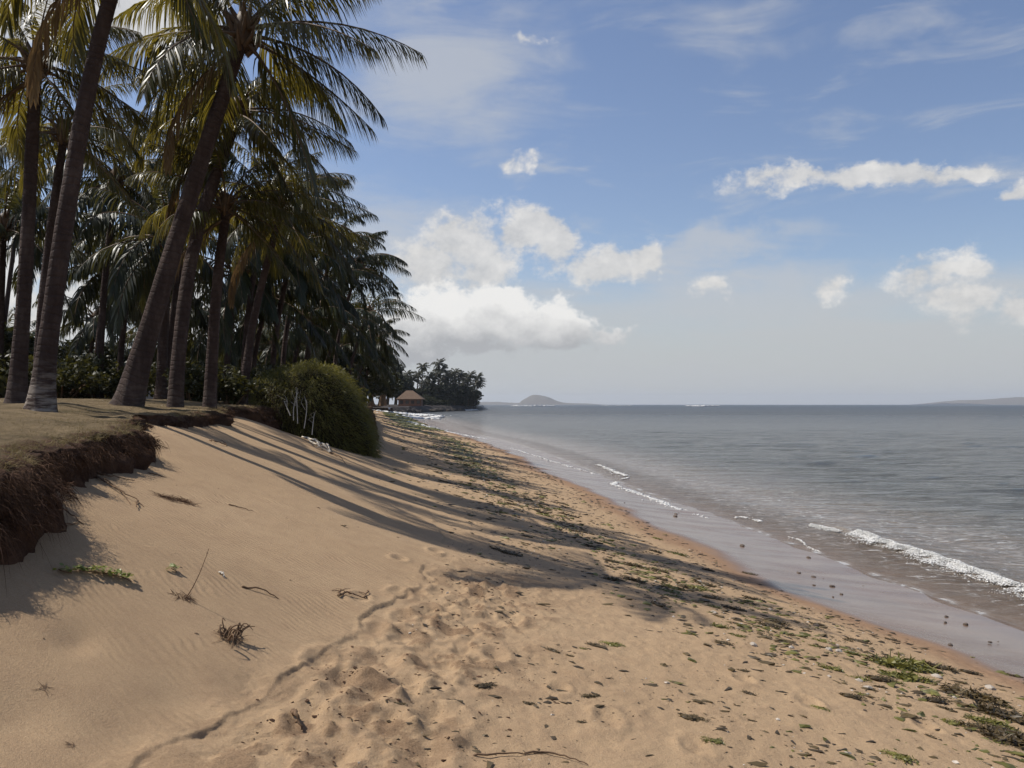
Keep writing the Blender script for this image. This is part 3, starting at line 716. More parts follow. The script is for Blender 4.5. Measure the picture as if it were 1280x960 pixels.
tuft('dead_plant', 'right one of two dried brown plant tufts on the middle of the slope', 'dead plant', 231, 627, 160, .12, .005, M_root, .045, 1.1)
def stalk(mb):
    mb.tube(spline([(0, 0, 0), (.07, .0, .12), (.14, .0, .30)], 8), np.linspace(.003, .0015, 8), 4)
tuft('dead_plant', 'small dead plant with one tall thin stalk standing on the slope', 'dead plant', 232, 748, 50, .10, .005, M_root, .035, .5, 1.4, stalk)
def clump(mb):
    for k in range(16):
        p = np.array([RNG.normal(0, .04), RNG.normal(0, .04), .02]); d = RNG.normal(0, 1, 3)*(1, .8, .4); d /= np.linalg.norm(d); L_ = RNG.uniform(.04, .12)
        q = p+d*L_*(.6)+(0, 0, .02+RNG.uniform(0, .05)); r = q+RNG.normal(0, .03, 3)+d*L_*.5-(0, 0, .03); mb.tube(spline([p, q, r], 7), np.linspace(RNG.uniform(.004, .009), .002, 7), 5)
tuft('root_clump', 'tangled clump of dead brown roots standing out of the lower slope', 'root clump', 288, 800, 90, .13, .006, M_twig, .03, 1.3, .8, clump)
tuft('dead_plant', 'tiny flat dead sprig on the rippled sand at the lower left', 'dead plant', 56, 861, 14, .07, .005, M_twig, .01, .15, .5)
tuft('dead_plant', 'small dark crumbled tuft at the left bottom of the slope', 'dead plant', 88, 931, 24, .035, .006, M_twig, .01, .5, 1.4)

def vine(label, pts, nleaf):
    x0, y0, z0 = px2w(*pts[0]); mb = MB(); W = [px2w(*p) for p in pts]; S = spline(W, 20); P = np.array([(a, b, gzf(a, b)+.012) for a, b, _ in S])-(x0, y0, z0)
    mb.tube(P, np.full(20, .003), 4, 1); Vs = []
    for k in range(nleaf):
        t = RNG.uniform(0, 19); p = P[int(t)]+RNG.normal(0, .016, 3)*(1, 1.3, 0)+(0, 0, RNG.uniform(.008, .035)); a = RNG.uniform(0, 6.28); tl = RNG.normal(0, .4)
        u = np.array([math.cos(a), math.sin(a), tl]); v = np.array([-math.sin(a), math.cos(a), RNG.normal(0, .4)]); s = RNG.uniform(.009, .017)
        mb.add(np.array([p-u*s, p-u*s*.3+v*s*.8, p+u*s*.6+v*s*.7, p+u*s, p+u*s*.6-v*s*.7, p-u*s*.3-v*s*.8]), np.array([[0, 1, 2, 3], [0, 3, 4, 5]]), 0)
    tag(link('beach_vine', mb.mesh('beach_vine', [M_vine, M_twig], False), None, (x0, y0, z0)), label, 'plant')
vine('yellow green vine of small round leaves creeping over the slope', [(98,716),(120,718),(145,722),(164,730)], 110)
vine('pair of tiny yellowish seedlings at the left end of the creeping vine', [(73,714),(80,717),(90,719)], 22)
vine('tiny lone green seedling on the slope above the tall dead stalk', [(214,714),(218,716),(221,718)], 14)

# seaweed clumps
def weed_mesh(seed, m, n=110, lump=5, flat=1.0):
    n = int(n*1.6)
    rng = np.random.default_rng(seed); mb = MB()
    P = np.stack([rng.normal(0, .38, n), rng.normal(0, .2, n), rng.uniform(.0, .12, n)*flat], 1)
    P[:, 0] = np.clip(P[:, 0], -.7, .7); P[:, 1] = np.clip(P[:, 1], -.38, .38)
    D = np.stack([rng.normal(0, 1, n), rng.normal(0, .6, n), rng.uniform(-.1, .5, n)], 1)
    k = 3; D /= np.linalg.norm(D, axis=1, keepdims=True)
    side = np.stack([-D[:, 1], D[:, 0], rng.normal(0, .5, n)], 1); V = []; L = rng.uniform(.12, .38, n)
    W = rng.uniform(.012, .045, n)
    pos = P.copy()
    for q in range(4):
        w = side*(W*[.5, 1, .8, .2][q])[:, None]; V += [pos-w, pos+w]
        D = D+rng.normal(0, .35, (n, 3))+(0, 0, -.25); D /= np.linalg.norm(D, axis=1, keepdims=True); pos = pos+D*(L/3)[:, None]
    V = np.stack(V, 1).reshape(-1, 3); b = (np.arange(n)*8)[:, None]
    V[:, 2] = np.maximum(V[:, 2], .004)
    mb.add(V, np.concatenate([b+np.array([[2*q, 2*q+1, 2*q+3, 2*q+2]]) for q in range(3)]))
    for q in range(lump):
        Vv, F = ICO1; r = rng.uniform(.12, .28); nn = 1+.35*vn(Vv[:, 0]*3+q, Vv[:, 1]*3+Vv[:, 2]*2, seed)
        mb.add(Vv*nn[:, None]*np.array([r*1.5, r*.8, r*.38*flat])+np.array([rng.normal(0, .18), rng.normal(0, .08), r*.1]), F)
    return mb.mesh('seaweed', [m])
WD = [weed_mesh(600+k, M_weed) for k in range(5)]; WG = [weed_mesh(620+k, M_weedg, 110, 3, .8) for k in range(4)]
WBIG = [weed_mesh(640+k, M_weed, 420, 12, .8) for k in range(2)]; WBG = [weed_mesh(650+k, M_weedg, 460, 9, .7) for k in range(2)]
def weed(me, label, group, px, py, size, rz):
    x, y, z = px2w(px, py); o = link('seaweed_clump', me); tag(o, label, 'seaweed', group); place(o, x, y, rz, size); o.scale.z *= .8; return o
for lb, me, px, py, s, rz in [
 ('large mat of bright green and brown seaweed near the wet sand at right', WBG[0], 1128, 833, .42, .2),
 ('flat brown seaweed mat touching the bright green mat on its upper left', WBIG[0], 1108, 828, .22, .1),
 ('dark brown seaweed wad on the right side of the bright green mat', WBIG[1], 1172, 835, .20, -.2),
 ('smaller green seaweed patch just below the bright green mat', WBG[1], 1135, 848, .26, .0),
 ('tall dark heap of seaweed at the right edge of the beach', WBIG[1], 1262, 898, .34, -.6),
 ('long dark seaweed heap leading to the heap at the right edge', WBIG[0], 1215, 872, .30, -.4),
 ('dark seaweed heap at the bottom right corner', WBIG[0], 1272, 930, .30, -.5),
 ('green tinged seaweed strip in front of the right edge heap', WBG[0], 1235, 905, .20, -.3),
 ('solitary dark wad of seaweed on the bare sand at lower centre', WD[1], 867, 899, .12, -.3),
 ('rounded dark seaweed lump on the bare sand left of the solitary wad', WD[2], 738, 871, .09, .2),
 ('dark green seaweed wad in the middle of the dry beach', WG[1], 765, 805, .13, .1),
 ('flat dark seaweed wad left of the dark green pair', WD[3], 745, 807, .10, .0),
 ('olive seaweed strand bunch near the wet edge, halfway along the beach', WG[2], 848, 694, .26, -.4),
 ('dark seaweed strip on the edge of the wet sand beside the water sheen', WD[4], 937, 717, .16, -.2),
 ('thick dark seaweed roll inside the nearest crown shadow', WD[0], 633, 692, .26, -.2),
 ('small bright green tuft of seaweed beside a grey stone', WG[0], 1065, 818, .12, 0),
 ('brown rounded heap of seaweed left of the long strip by the wet edge', WD[2], 980, 785, .13, .3),
 ('brown seaweed lump with pale stones beside it', WD[3], 1022, 782, .12, .4),
 ('long thin seaweed strip pointing along the wet edge', WD[4], 1073, 802, .16, -.3),
 ('dark chunk of kelp lying on damp sand near the right edge', WD[0], 1268, 845, .13, -.2),
 ('green clump of seaweed at the bottom of the beach, left of centre right', WG[3], 890, 930, .09, .3)]:
    weed(me, lb, None, px, py, s, rz)
wrack = [(505,533),(530,541),(560,549),(575,562),(590,580),(612,602),(655,628),(700,655),(765,690),(830,715),(890,745),(945,775),(1000,800),(1060,825),(1130,855),(1210,890),(1275,935)]
wx = [px2w(*p) for p in wrack]
Y_, X_ = [w[1] for w in wx][::-1], [w[0] for w in wx][::-1]
def xwrack(y): return np.interp(y, Y_, X_)
G1 = 'small seaweed clumps strewn along the wrack line'; G2 = 'dark scraps of seaweed scattered over the dry sand'
cnt = 0; tries = 0
while cnt < 265 and tries < 20000:
    tries += 1
    y = math.exp(random.uniform(math.log(4.2), math.log(32)))
    if random.random() < .62: x = xwrack(y)+random.gauss(-.15, .42+.012*y); gid = 1
    else: x = random.uniform(float(XT(y))+.6, float(XW(y))-.5); gid = 2
    px = 640+x/y*FP; gzv = float(ground(x, y)); py = HY+(CZ-gzv)/y*FP
    if not (380 < px < 1275 and py < 958 and gzv > .33 and gzv < 1.42): continue
    green = random.random() < (.42 if gid == 1 else .12)
    me = random.choice(WG if green else WD); s = random.choice([.05, .06, .07, .09, .12, .15])*(.95+.025*y)
    if gid == 2: s *= .75
    o = link('seaweed_clump', me)
    tag(o, ('small green seaweed clump in the strewn band near the wet sand' if green else 'small dark seaweed clump in the strewn band near the wet sand') if gid == 1 else ('small green seaweed scrap on the open dry sand' if green else 'small dark seaweed scrap on the open dry sand'), 'seaweed', (G1 if gid == 1 else G2)+(', green ones' if green else ', dark ones'))
    place(o, x, y, random.gauss(-.15, .35), s); cnt += 1

# fine litter (uncountable): tiny scraps, strands, crumbs
def litter(name, label, n, xf, sizes, m, ymax, flat=.4, elong=1.9, seed=1, ymin=2.6):
    rng = np.random.default_rng(seed); y = np.exp(rng.uniform(math.log(ymin), math.log(ymax), n)); x = xf(rng, y)
    g = ground(x, y); keep = (g > .3) & (g < 2.3) & (fbm(x*2.2, y*1.4, 1300, 3)+.28 > rng.uniform(-.15, .75, n)); x, y = x[keep], y[keep]; z = gz(x, y); n = len(x)
    V0, F0 = ico(); s = rng.choice(sizes, n)*rng.uniform(.6, 1.3, n)*(.85+.028*y)
    a = rng.normal(-.45, .6, n); ca, sa = np.cos(a), np.sin(a); j = np.clip(1+rng.normal(0, .42, (n, 12, 1)), .15, 2.2)
    V = V0[None]*j*s[:, None, None]*np.stack([np.full(n, elong)*rng.uniform(.5, 1.3, n), np.ones(n), np.full(n, flat)], 1)[:, None]
    X = V[..., 0]*ca[:, None]-V[..., 1]*sa[:, None]; Yv = V[..., 0]*sa[:, None]+V[..., 1]*ca[:, None]
    V = np.stack([X+x[:, None], Yv+y[:, None], V[..., 2]+z[:, None]+s[:, None]*.1], 2).reshape(-1, 3)
    F = (F0[None]+(np.arange(n)*12)[:, None, None]).reshape(-1, 3)
    tag(link(name, mesh_np(name, V, F, [m], smooth=False)), label, 'litter', kind='stuff')
def xf_wr(rng, y): return np.interp(y, Y_, X_)+rng.normal(-.15, .38+.012*y, len(y))*(1+1.2*(rng.random(len(y)) < .35))
def xf_dry(rng, y): t = rng.beta(1.3, 1.0, len(y)); return XT(y)+.1+t*(XW(y)-XT(y)-.5)
def xf_ch(rng, y): return XT(y)+rng.gamma(2, .3, len(y))
def xf_sl(rng, y): return XT(y)-rng.uniform(0, 3.2, len(y))
litter('seaweed_scraps', 'fine dark seaweed scraps strewn in a band near the wet sand', 6500, xf_wr, [.006, .010, .015, .026], M_weed, 60, seed=2)
litter('green_seaweed_scraps', 'fine green seaweed scraps strewn in a band near the wet sand', 6500, xf_wr, [.006, .010, .015, .028], M_weedg, 90, seed=3)
litter('dry_litter', 'dark crumbs and shreds scattered over the dry sand', 19000, xf_dry, [.002, .002, .003, .004, .005, .008, .016], M_weed, 40, .35, 2.6, 4)
litter('trampled_crumbs', 'brown sand crumbs and shreds along the trampled path', 1300, xf_ch, [.003, .005, .008], M_root, 10, seed=5)
litter('slope_litter', 'few tiny dark bits on the smooth sand slope', 240, xf_sl, [.004, .006, .009], M_twig, 16, seed=6)
litter('shell_fragments', 'tiny pale shell and coral fragments over the beach', 1500, lambda r, y: np.where(r.random(len(y)) < .6, xf_wr(r, y), xf_dry(r, y)), [.003, .005, .008, .011], M_stone, 22, .6, 1.2, 7)
# dense green band further along
def band(name, label, n, y0, y1, seed, xfun, m, s0):
    rng = np.random.default_rng(seed); y = np.exp(rng.uniform(math.log(y0), math.log(y1), n)); x = xfun(rng, y); z = ground(x, y)
    V0, F0 = ico(); s = s0*rng.uniform(.4, 1.6, n)*(y/30); j = 1+rng.normal(0, .3, (n, 12, 1))
    V = V0[None]*j*s[:, None, None]*np.array([2.2, 1.6, .25]); V = (V+np.stack([x, y, z+.01], 1)[:, None]).reshape(-1, 3)
    tag(link(name, mesh_np(name, V, (F0[None]+(np.arange(n)*12)[:, None, None]).reshape(-1, 3), [m], smooth=False)), label, 'seaweed', kind='stuff')
band('seaweed_band', 'continuous green brown band of seaweed on the distant beach', 1500, 24, 85, 11, lambda r, y: np.interp(y, Y_, X_)+r.normal(0, .008*y+.12, len(y)), M_weedg, .024)
band('dark_seaweed_band', 'dark seaweed streaks across the distant beach', 800, 20, 150, 12, lambda r, y: XT(y)+(XW(y)-XT(y))*np.clip(r.beta(2, 1.6, len(y)), 0, .93), M_weed, .022)
band('far_seaweed_band', 'olive seaweed cover on the far end of the beach', 1200, 85, 225, 13, lambda r, y: XT(y)+(XW(y)-XT(y))*r.uniform(.35, .93, len(y)), M_weedg, .05)

# stones
def stone_mesh(seed, m):
    V, F = ICO1; n = 1+.3*vn(V[:, 0]*1.7+seed, V[:, 1]*1.7+V[:, 2], seed); V = V*n[:, None]*np.array([1.2, .9, .6])
    return mesh_np('stone', V, F, [m], smooth=False)
ST = [stone_mesh(700+k, M_stone) for k in range(4)]; SD = [stone_mesh(720+k, M_dstone) for k in range(3)]
for lb, me, px, py, s in [('pale grey stone beside a small green seaweed tuft', ST[0], 1073, 852, .028), ('flat pale stone just right of the pale grey stone', ST[1], 1085, 862, .03),
 ('two toned coral stone among the seaweed near the wet edge', ST[2], 1048, 815, .035), ('whitish coral lump beside the two toned stone', ST[3], 1036, 813, .03),
 ('dark rounded stone left of the coral stones', SD[0], 1020, 783, .035), ('large mottled stone on damp sand near the right edge', ST[1], 1237, 860, .045),
 ('mottled stone between the seaweed mats', ST[2], 1172, 848, .04), ('pale flat stone on dry sand below the wrack line', ST[3], 942, 808, .03),
 ('reddish dark stone alone on the wet sand', SD[1], 1188, 807, .03), ('dark pebble pair on the wet sand sheen', SD[2], 1183, 771, .03), ('dark stone on the wet sand with a pebble beside it', SD[0], 1017, 722, .035)]:
    x, y, z = px2w(px, py); o = link('stone', me); tag(o, lb, 'stone'); place(o, x, y, random.uniform(0, 6), s, s*.1)
for i in range(58):
    y = math.exp(random.uniform(math.log(6), math.log(30))); x = float(XW(y))+random.uniform(-.3, 2.2) if i < 26 else float(xwrack(y))+random.gauss(0, .4)
    if x/y > .58: x = .5*y-random.random()*.5*y*.2
    dk = i < 26; o = link('stone', random.choice(SD if dk else ST)); tag(o, 'small dark pebble lying on the smooth wet sand' if dk else 'small pale coral pebble among the strewn seaweed', 'stone', 'dark pebbles on the wet sand' if dk else 'pale pebbles in the wrack line')
    place(o, x, y, random.uniform(0, 6), random.choice([.008, .012, .018, .03])*(.6+.05*y), .004)

# ------------------------------------------------------------------ sea
def make_sea():
    m, nt, out = mat('sea water'); n = N(nt); v = n.obj(); dep = n.attr('depth')
    far = n.attr('dist')
    b1 = n.noise(n.scale(v, (.8, 1.8, 1)), 1.6, 6, .62, .4); b2 = n.noise(n.scale(v, (.5, 1.6, 1)), .28, 5, .6, .5); b3 = n.noise(n.scale(v, (.35, 1, 1)), .03, 5, .65)
    b0 = n.noise(v, 9, 4, .6)
    h = n.m('ADD', n.m('MULTIPLY', b1, .42), n.m('ADD', n.m('MULTIPLY', b2, 1.3), n.m('MULTIPLY', n.m('MULTIPLY', b3, 2.4), n.mr(far, 60, 500))))
    h = n.m('ADD', h, n.m('MULTIPLY', b0, .035))
    calm = n.mr(dep, .01, .30, .03, 1)
    nb = n.n('ShaderNodeBump'); n.l(n.m('MULTIPLY', h, calm), nb.inputs['Height']); nb.inputs['Distance'].default_value = 1.0; nb.inputs['Strength'].default_value = 1.0
    streak = n.noise(n.scale(v, (.02, .12, 1)), 1.0, 4, .6)
    deep = n.mix(n.mr(streak, .35, .65), (.070, .070, .062), (.098, .097, .086))
    deep = n.mix(n.mr(far, 150, 900), deep, (.034, .040, .042))
    churn = n.mix(n.mr(n.noise(v, 2.2, 5, .65), .35, .6), (.13, .105, .08), (.23, .180, .135))
    col = n.mix(n.mr(n.m('ADD', dep, n.m('MULTIPLY', n.noise(v, .8, 3), .15)), .12, .55, 0, 1, True), churn, deep)
    lace = n.m('MULTIPLY', n.mr(n.noise(n.scale(v, (1, 1.4, 1)), 3.2, 8, .75, 1.2),   .535, .63), n.m('MULTIPLY', n.mr(dep, .0, .06), n.mr(dep, .45, .16)))
    # wind flecks of foam far out
    fl = n.m('MULTIPLY', n.mr(n.noise(n.scale(v, (.12, .5, 1)), 1.0, 6, .75), .74, .78), n.mr(far, 120, 400))
    edge = n.m('MULTIPLY', n.m('MULTIPLY', n.mr(dep, .001, .006), n.mr(dep, .022, .010)), n.mr(n.noise(v, 1.3, 5, .7), .48, .58, 0, .7))
    lc = n.m('MAXIMUM', n.m('MAXIMUM', n.m('MULTIPLY', lace, .75), edge), fl)
    col = n.mix(lc, col, (.72, .72, .70))
    p = n.pr(col, .2, nb.outputs[0], .5); p.inputs['IOR'].default_value = 1.33
    n.l(n.mr(far, 20, 300, .08, .30), p.inputs['Roughness'])
    tr = n.n('ShaderNodeBsdfTransparent'); mx = n.n('ShaderNodeMixShader')
    lw = n.n('ShaderNodeFresnel'); lw.inputs[0].default_value = 1.33
    al = n.m('MAXIMUM', n.mr(dep, 0, .16, .12, 1), n.m('MAXIMUM', lw.outputs[0], lc))
    n.l(al, mx.inputs[0]); n.l(tr.outputs[0], mx.inputs[1]); n.l(p.outputs[0], mx.inputs[2]); n.l(mx.outputs[0], out.inputs[0]); return m
M_sea = make_sea()
BRK = [px2w(a, b, .06) for a, b in [(1420, 778), (1340, 752), (1280, 733), (1240, 720), (1200, 706), (1160, 692), (1120, 681), (1070, 664)]]
def build_sea():
    ys = np.concatenate([np.linspace(-5, 4, 60)[:-1], np.exp(np.linspace(math.log(4), math.log(12000), 1000))])
    t = np.concatenate([np.linspace(0, .35, 330)[:-1], np.linspace(.35, 1, 130)])
    xl = np.interp(ys, [0, 255, 300, 420, 700, 12000], [0, 0, -40, -250, -1100, -15000]) + np.where(ys < 300, XW(np.minimum(ys, 290))+DW(np.minimum(ys, 290))-1.2, XW(290))
    xr = np.maximum(ys*1.25+30, 45)
    X = xl[:, None]+(xr-xl)[:, None]*(t**1.6)[None]; Y = np.repeat(ys[:, None], len(t), 1)
    x = X.ravel(); y = Y.ravel(); g = ground(x, np.minimum(y, 290)); g = np.where(y > 290, -3, g)
    dep0 = np.maximum(-g, 0); near = sst(140, 60, y)
    z = np.zeros_like(x); off = sst(.05, .8, dep0)
    wob = .8*fbm(x*.12, y*.12, 801, 2)
    s = y*.93+x*.37                                          # crests run slanting to the shore
    z += off*near*(.06*np.sin(s*1.15+wob*5)*(.5+.5*vn(x*.15, y*.2, 803))+.075*fbm(x*.45, y*1.1, 805, 5)+.016*fbm(x*2.2, y*3.4, 807, 2)*sst(35, 15, y))
    # breaking ridge near the shore
    bx = np.array([b[0] for b in BRK]); by = np.array([b[1] for b in BRK]); o = np.argsort(by)
    xb = np.interp(y, by[o], bx[o]); w = sst(23, 19.5, y)*sst(8, 10, y); dd = x-xb
    z += w*(.10*np.where(dd > 0, np.exp(-(dd/.8)**2), np.exp(-(dd/.18)**2)))*(.8+.3*vn(y*1.5, y*0, 809))
    z += sst(.25, .0, dep0)*.003*fbm(x*1.2, y*1.2, 811, 2)
    dep = np.maximum(z-g, 0)
    me = mesh_np('sea', np.stack([x, y, z], 1), grid_faces(len(ys), len(t)), [M_sea], attrs={'depth': dep, 'dist': np.hypot(x, y)})
    tag(link('sea', me), kind='structure')
build_sea()

m, nt, out = mat('sea foam'); n = N(nt); p = n.pr((.62, .61, .58), .7, None, .4); p.inputs['Subsurface Weight'].default_value = 0; n.l(p.outputs[0], out.inputs[0]); M_foam = m
def foam(name, label, path, width, dens, size, z0=.03, ridge=0., seed=1):
    rng = np.random.default_rng(seed); W = np.array([px2w(a, b, z0) for a, b in path]); seg = np.linalg.norm(np.diff(W, axis=0), axis=1); L = seg.sum(); n = int(L*dens)
    c = np.concatenate([[0], np.cumsum(seg)]); t = rng.uniform(0, L, n); x = np.interp(t, c, W[:, 0]); y = np.interp(t, c, W[:, 1])
    brk = vn(t*1.3, t*0, seed+5)*.5+.7
    o = rng.gamma(1.2, .35, n)*width*brk; o = np.where(rng.random(n) < .25, -o*.4, o)
    x = x-o*.93+.06*vn(t*2.5, t*0, seed); y = y-o*.37
    mask = vn(x*5, y*5, seed+9)+1.15-o/width*.5 > rng.uniform(0, 1, n); x, y, o, t = x[mask], y[mask], o[mask], t[mask]; n = len(x)
    keep = vn(t*2.2, t*0+3, seed+11)+.55 > rng.uniform(-.1, .6, n)*(1 if ridge < .06 else .0)-(0 if ridge < .06 else 9); x, y, o = x[keep], y[keep], o[keep]; n = len(x)
    z = z0-.02+ridge*np.exp(-(o/(width*.35))**2)*rng.uniform(.3, 1, n)
    g = ground(x, np.minimum(y, 290))+.004; z = np.maximum(z, g)
    V0, F0 = ico(); s = size*rng.gamma(2, .5, n); s = np.minimum(s, size*2.5); j = 1+rng.normal(0, .25, (n, 12, 1))
    V = V0[None]*j*s[:, None, None]*np.array([1.3, 1.3, .55])+np.stack([x, y, z], 1)[:, None]
    tag(link(name, mesh_np(name, V.reshape(-1, 3), (F0[None]+(np.arange(n)*12)[:, None, None]).reshape(-1, 3), [M_foam])), label, 'foam', kind='stuff')
foam('breaker_foam', 'bright white foam along the small wave breaking near the shore at right', [(1340, 752), (1280, 733), (1240, 720), (1200, 706), (1160, 692), (1120, 681), (1072, 664)], .40, 4200, .0065, .07, .07, 1)
foam('short_foam', 'short piece of white foam left of the main breaker', [(1055, 665), (1035, 661), (1013, 656)], .25, 1800, .007, .04, .06, 2)
foam('thin_foam', 'thin white line of foam on the backwash below the breaker', [(990, 670), (1005, 678), (1030, 692)], .06, 260, .008, .015, 0, 3)
foam('thin_foam', 'small foam patch beside the wet sand left of the breaker', [(928, 645), (940, 648), (952, 651)], .25, 400, .012, .03, .01, 4)
foam('swash_foam', 'zigzag white foam on the swash where the beach narrows', [(748, 580), (768, 588), (786, 596), (772, 601), (768, 606), (800, 617), (832, 629), (850, 638)], .30, 300, .015, .03, .02, 5)
foam('swash_foam', 'foam dots trailing to the right of the zigzag foam', [(850, 636), (870, 642), (890, 650)], .2, 70, .013, .03, 0, 6)
foam('swash_foam', 'thin line of foam along the distant wet sand', [(640, 563), (665, 570), (690, 578), (745, 592)], .2, 45, .022, .03, .0, 7)
foam('far_foam', 'thin white wash along the distant shoreline past the seaweed band', [(548, 541), (575, 546), (608, 550)], .4, 60, .04, .03, .02, 8)
foam('far_foam', 'foam specks by the distant shoreline nearer the headland', [(512, 533), (530, 537), (548, 541)], 1.4, 70, .08, .03, .02, 9)
foam('surf_patch', 'broad white surf patch beside the far end of the beach', [(504, 517.5), (515, 518.5), (528, 519.5), (541, 520)], 7., 160, .22, .05, .15, 10)
foam('surf_patch', 'lower white surf streak beside the far end of the beach', [(520, 523), (531, 524), (540, 523)], 4., 130, .2, .05, .1, 11)
foam('surf_speck', 'lone white whitecap right of the surf patch near the headland', [(546, 521.5), (550, 522)], 2, 200, .2, .1, .2, 12)
foam('shore_wash', 'white wash breaking on the rocks along the headland', [(520, 514), (550, 513.6), (575, 513.4), (598, 513)], 2.5, 22, .3, .1, .3, 13)
foam('reef_foam', 'white line of surf on the reef in front of the island hill', [(640, 507.6), (670, 507.7), (693, 507.5)], 6, 1.2, .8, .2, .8, 14)
foam('reef_foam', 'white line of surf on the reef at mid horizon', [(860, 507.6), (880, 507.8), (900, 507.6)], 6, 1.2, .8, .2, .7, 15)
foam('reef_foam', 'faint surf line on the reef right of the island hill', [(752, 507.3), (770, 507.3), (790, 507.2)], 6, .7, .8, .2, .6, 16)
# wave splash on the point of the headland
rng = np.random.default_rng(3); n_ = 700; V0, F0 = ico(); P = np.stack([rng.normal(0, 1.6, n_), rng.normal(0, 1, n_), np.abs(rng.normal(0, 1.1, n_))], 1)
V = (V0[None]*rng.uniform(.05, .26, (n_, 1, 1))+P[:, None]).reshape(-1, 3)
tag(link('sea_spray', mesh_np('sea_spray', V, (F0[None]+(np.arange(n_)*12)[:, None, None]).reshape(-1, 3), [M_foam]), None, ((599-640)/FP*440, 440, .2)), 'white spray of a wave hitting the tip of the headland', 'spray', kind='stuff')

# ------------------------------------------------------------------ headland
def build_headland():
    out_ = np.array([(-37.5, 262), (-34.5, 285), (-34, 320), (-31, 350), (-27.5, 385), (-22, 415), (-17.5, 436), (-16, 448), (-18, 462), (-30, 480), (-60, 520), (-120, 600), (-260, 800), (-700, 1500)])
    k = 240; c = np.concatenate([[0], np.cumsum(np.linalg.norm(np.diff(out_, axis=0), axis=1))]); t = np.concatenate([np.linspace(0, c[8], 200)[:-1], np.linspace(c[8], c[-1], 60)])
    ox = np.interp(t, c, out_[:, 0]); oy = np.interp(t, c, out_[:, 1]); ox += 1.2*fbm(t*.15, t*0, 900, 3); oy += 1.0*fbm(t*.15, t*0+9, 901, 3)
    rows = []
    for h, ins in [(-1.5, -2.0), (-.2, -1.0), (.5, -.3), (1.1, 0), (1.5, .8), (2.0, 1.3), (2.3, 2.4), (2.7, 5), (2.9, 12), (3.0, 30), (3.2, 200), (3.2, 700)]:
        dx = -1.0; nz = 1
        rows.append(np.stack([ox-ins+.5*fbm(t*.5, t*0+h*3, 905, 3)*(ins < 4), oy+0*ox, np.full_like(ox, h)+.35*fbm(t*.4, t*0+h*7, 907, 3)*(ins < 6)], 1))
    V = np.concatenate(rows)
    tag(link('headland', mesh_np('headland', V, grid_faces(len(rows), len(t))[:, ::-1], [M_rock])), kind='structure')
    return ox, oy
HX, HYY = build_headland()
RK = []
for k in range(4):
    V, F = ICO2; V = V*(1+.35*fbm(V[:, 0]*2+k*5, V[:, 1]*2+V[:, 2]*2, 910+k, 3))[:, None]*np.array([1.3, 1.1, .7]); RK.append(mesh_np('boulder', V, F, [M_rock], smooth=False))
for i in range(85):
    j = random.randint(2, 198); o = link('boulder', RK[i % 4], None, (HX[j]+random.uniform(-.6, 1.2), HYY[j]+random.uniform(-2, 2), random.uniform(.0, .7))); s = random.uniform(.5, 1.4); o.scale = (s, s, s); o.rotation_euler = (0, 0, random.uniform(0, 6))
    tag(o, 'dark boulder in the rocky shore of the headland', 'rock', 'boulders along the headland shore')
FP_ = 'palms on the far headland'
def fpalm(label, px, py, d, s, lean=3, grp=FP_):
    zt = CZ+(HY-py)/FP*d; x = (px-640)/FP*d; t = empty('palm_tree', (x-lean*.3, d, 2.8), label, 'palm tree', grp)
    me, PP = trunk_mesh([(0, 0, 0), (lean*.1, 0, (zt-2.8)*.5), (lean*.3, 0, zt-2.8)], .28, .2, 1.2, 6, 8); link('trunk', me, t)
    c = link('crown', CROWN_F[int(px) % 3], t, (lean*.3, 0, zt-2.8)); c.scale = (s,)*3; c.rotation_euler = (0, 0, random.uniform(-.4, .4))
far_list = [(529,458,400,1.0),(523,468,390,1.0),(537,471,400,1.1),(549,454,410,1.15),(552,462,410,1.2),(545,468,405,1.2),(560,468,415,1.2),(569,466,420,1.2),(575,470,420,1.3),(556,474,412,1.2),(566,477,415,1.2),(588,469,430,1.1),(584,474,430,1.1),(597,471,440,1.1),(599,478,440,1.0),(594,480,438,1.1),(540,480,400,1.1),(530,478,395,1.0),(516,474,380,1.1),(509,468,380,1.1),(579,480,425,1.2)]
fl_lab = {0: 'lone thin palm standing above the gap left of the tallest headland palms', 3: 'tallest palm on the far headland', 13: 'outermost palm leaning over the tip of the far headland'}
for i, (px, py, d, s) in enumerate(far_list): fpalm(fl_lab.get(i, 'small dark palm in the cluster on the far headland'), px, py, d, s*1.25, random.uniform(2, 9))
FT = 'broadleaf trees massed on the far headland'
for i, (px, d, s, sz) in enumerate([(490,330,3.4,.9),(500,345,3.1,1.0),(488,320,3.4,1.1),(480,330,3.6,1.3),(511,350,2.6,.9),(530,395,2.6,.7),(540,400,2.6,.75),(549,405,2.8,.8),(558,410,2.8,.85),(566,415,2.8,.9),(575,420,2.8,.9),(583,426,2.8,.85),(590,432,2.7,.85),(596,440,2.3,.8),(470,335,4,1.3),(535,415,3,.7),(545,425,3,.9),(555,430,3,.9),(570,440,3,.8),(586,445,2.6,.8),(521,400,2.5,.7),(460,340,4,1.3)]):
    broad('dark leafy tree massed with others on the far headland', (px-640)/FP*d-2, d, 2.3, s, random.uniform(0, 6), FT, i % 3, sz*.74)

for i in range(46):
    j = random.randint(80, 198); x = HX[j]-random.uniform(3, 9); y = HYY[j]+random.uniform(0, 4); s = random.uniform(2.4, 3.8)
    t = empty('shrub', (x, y, 2.2), 'dark shrub under the trees on the far headland shore', 'shrub', 'shrubs along the far headland shore'); t.scale = (s*1.3, s, s); t.rotation_euler = (0, 0, random.uniform(0, 6))
    link('stems', SHR_D[i % 3][0], t); link('foliage', SHR_D[i % 3][1], t)
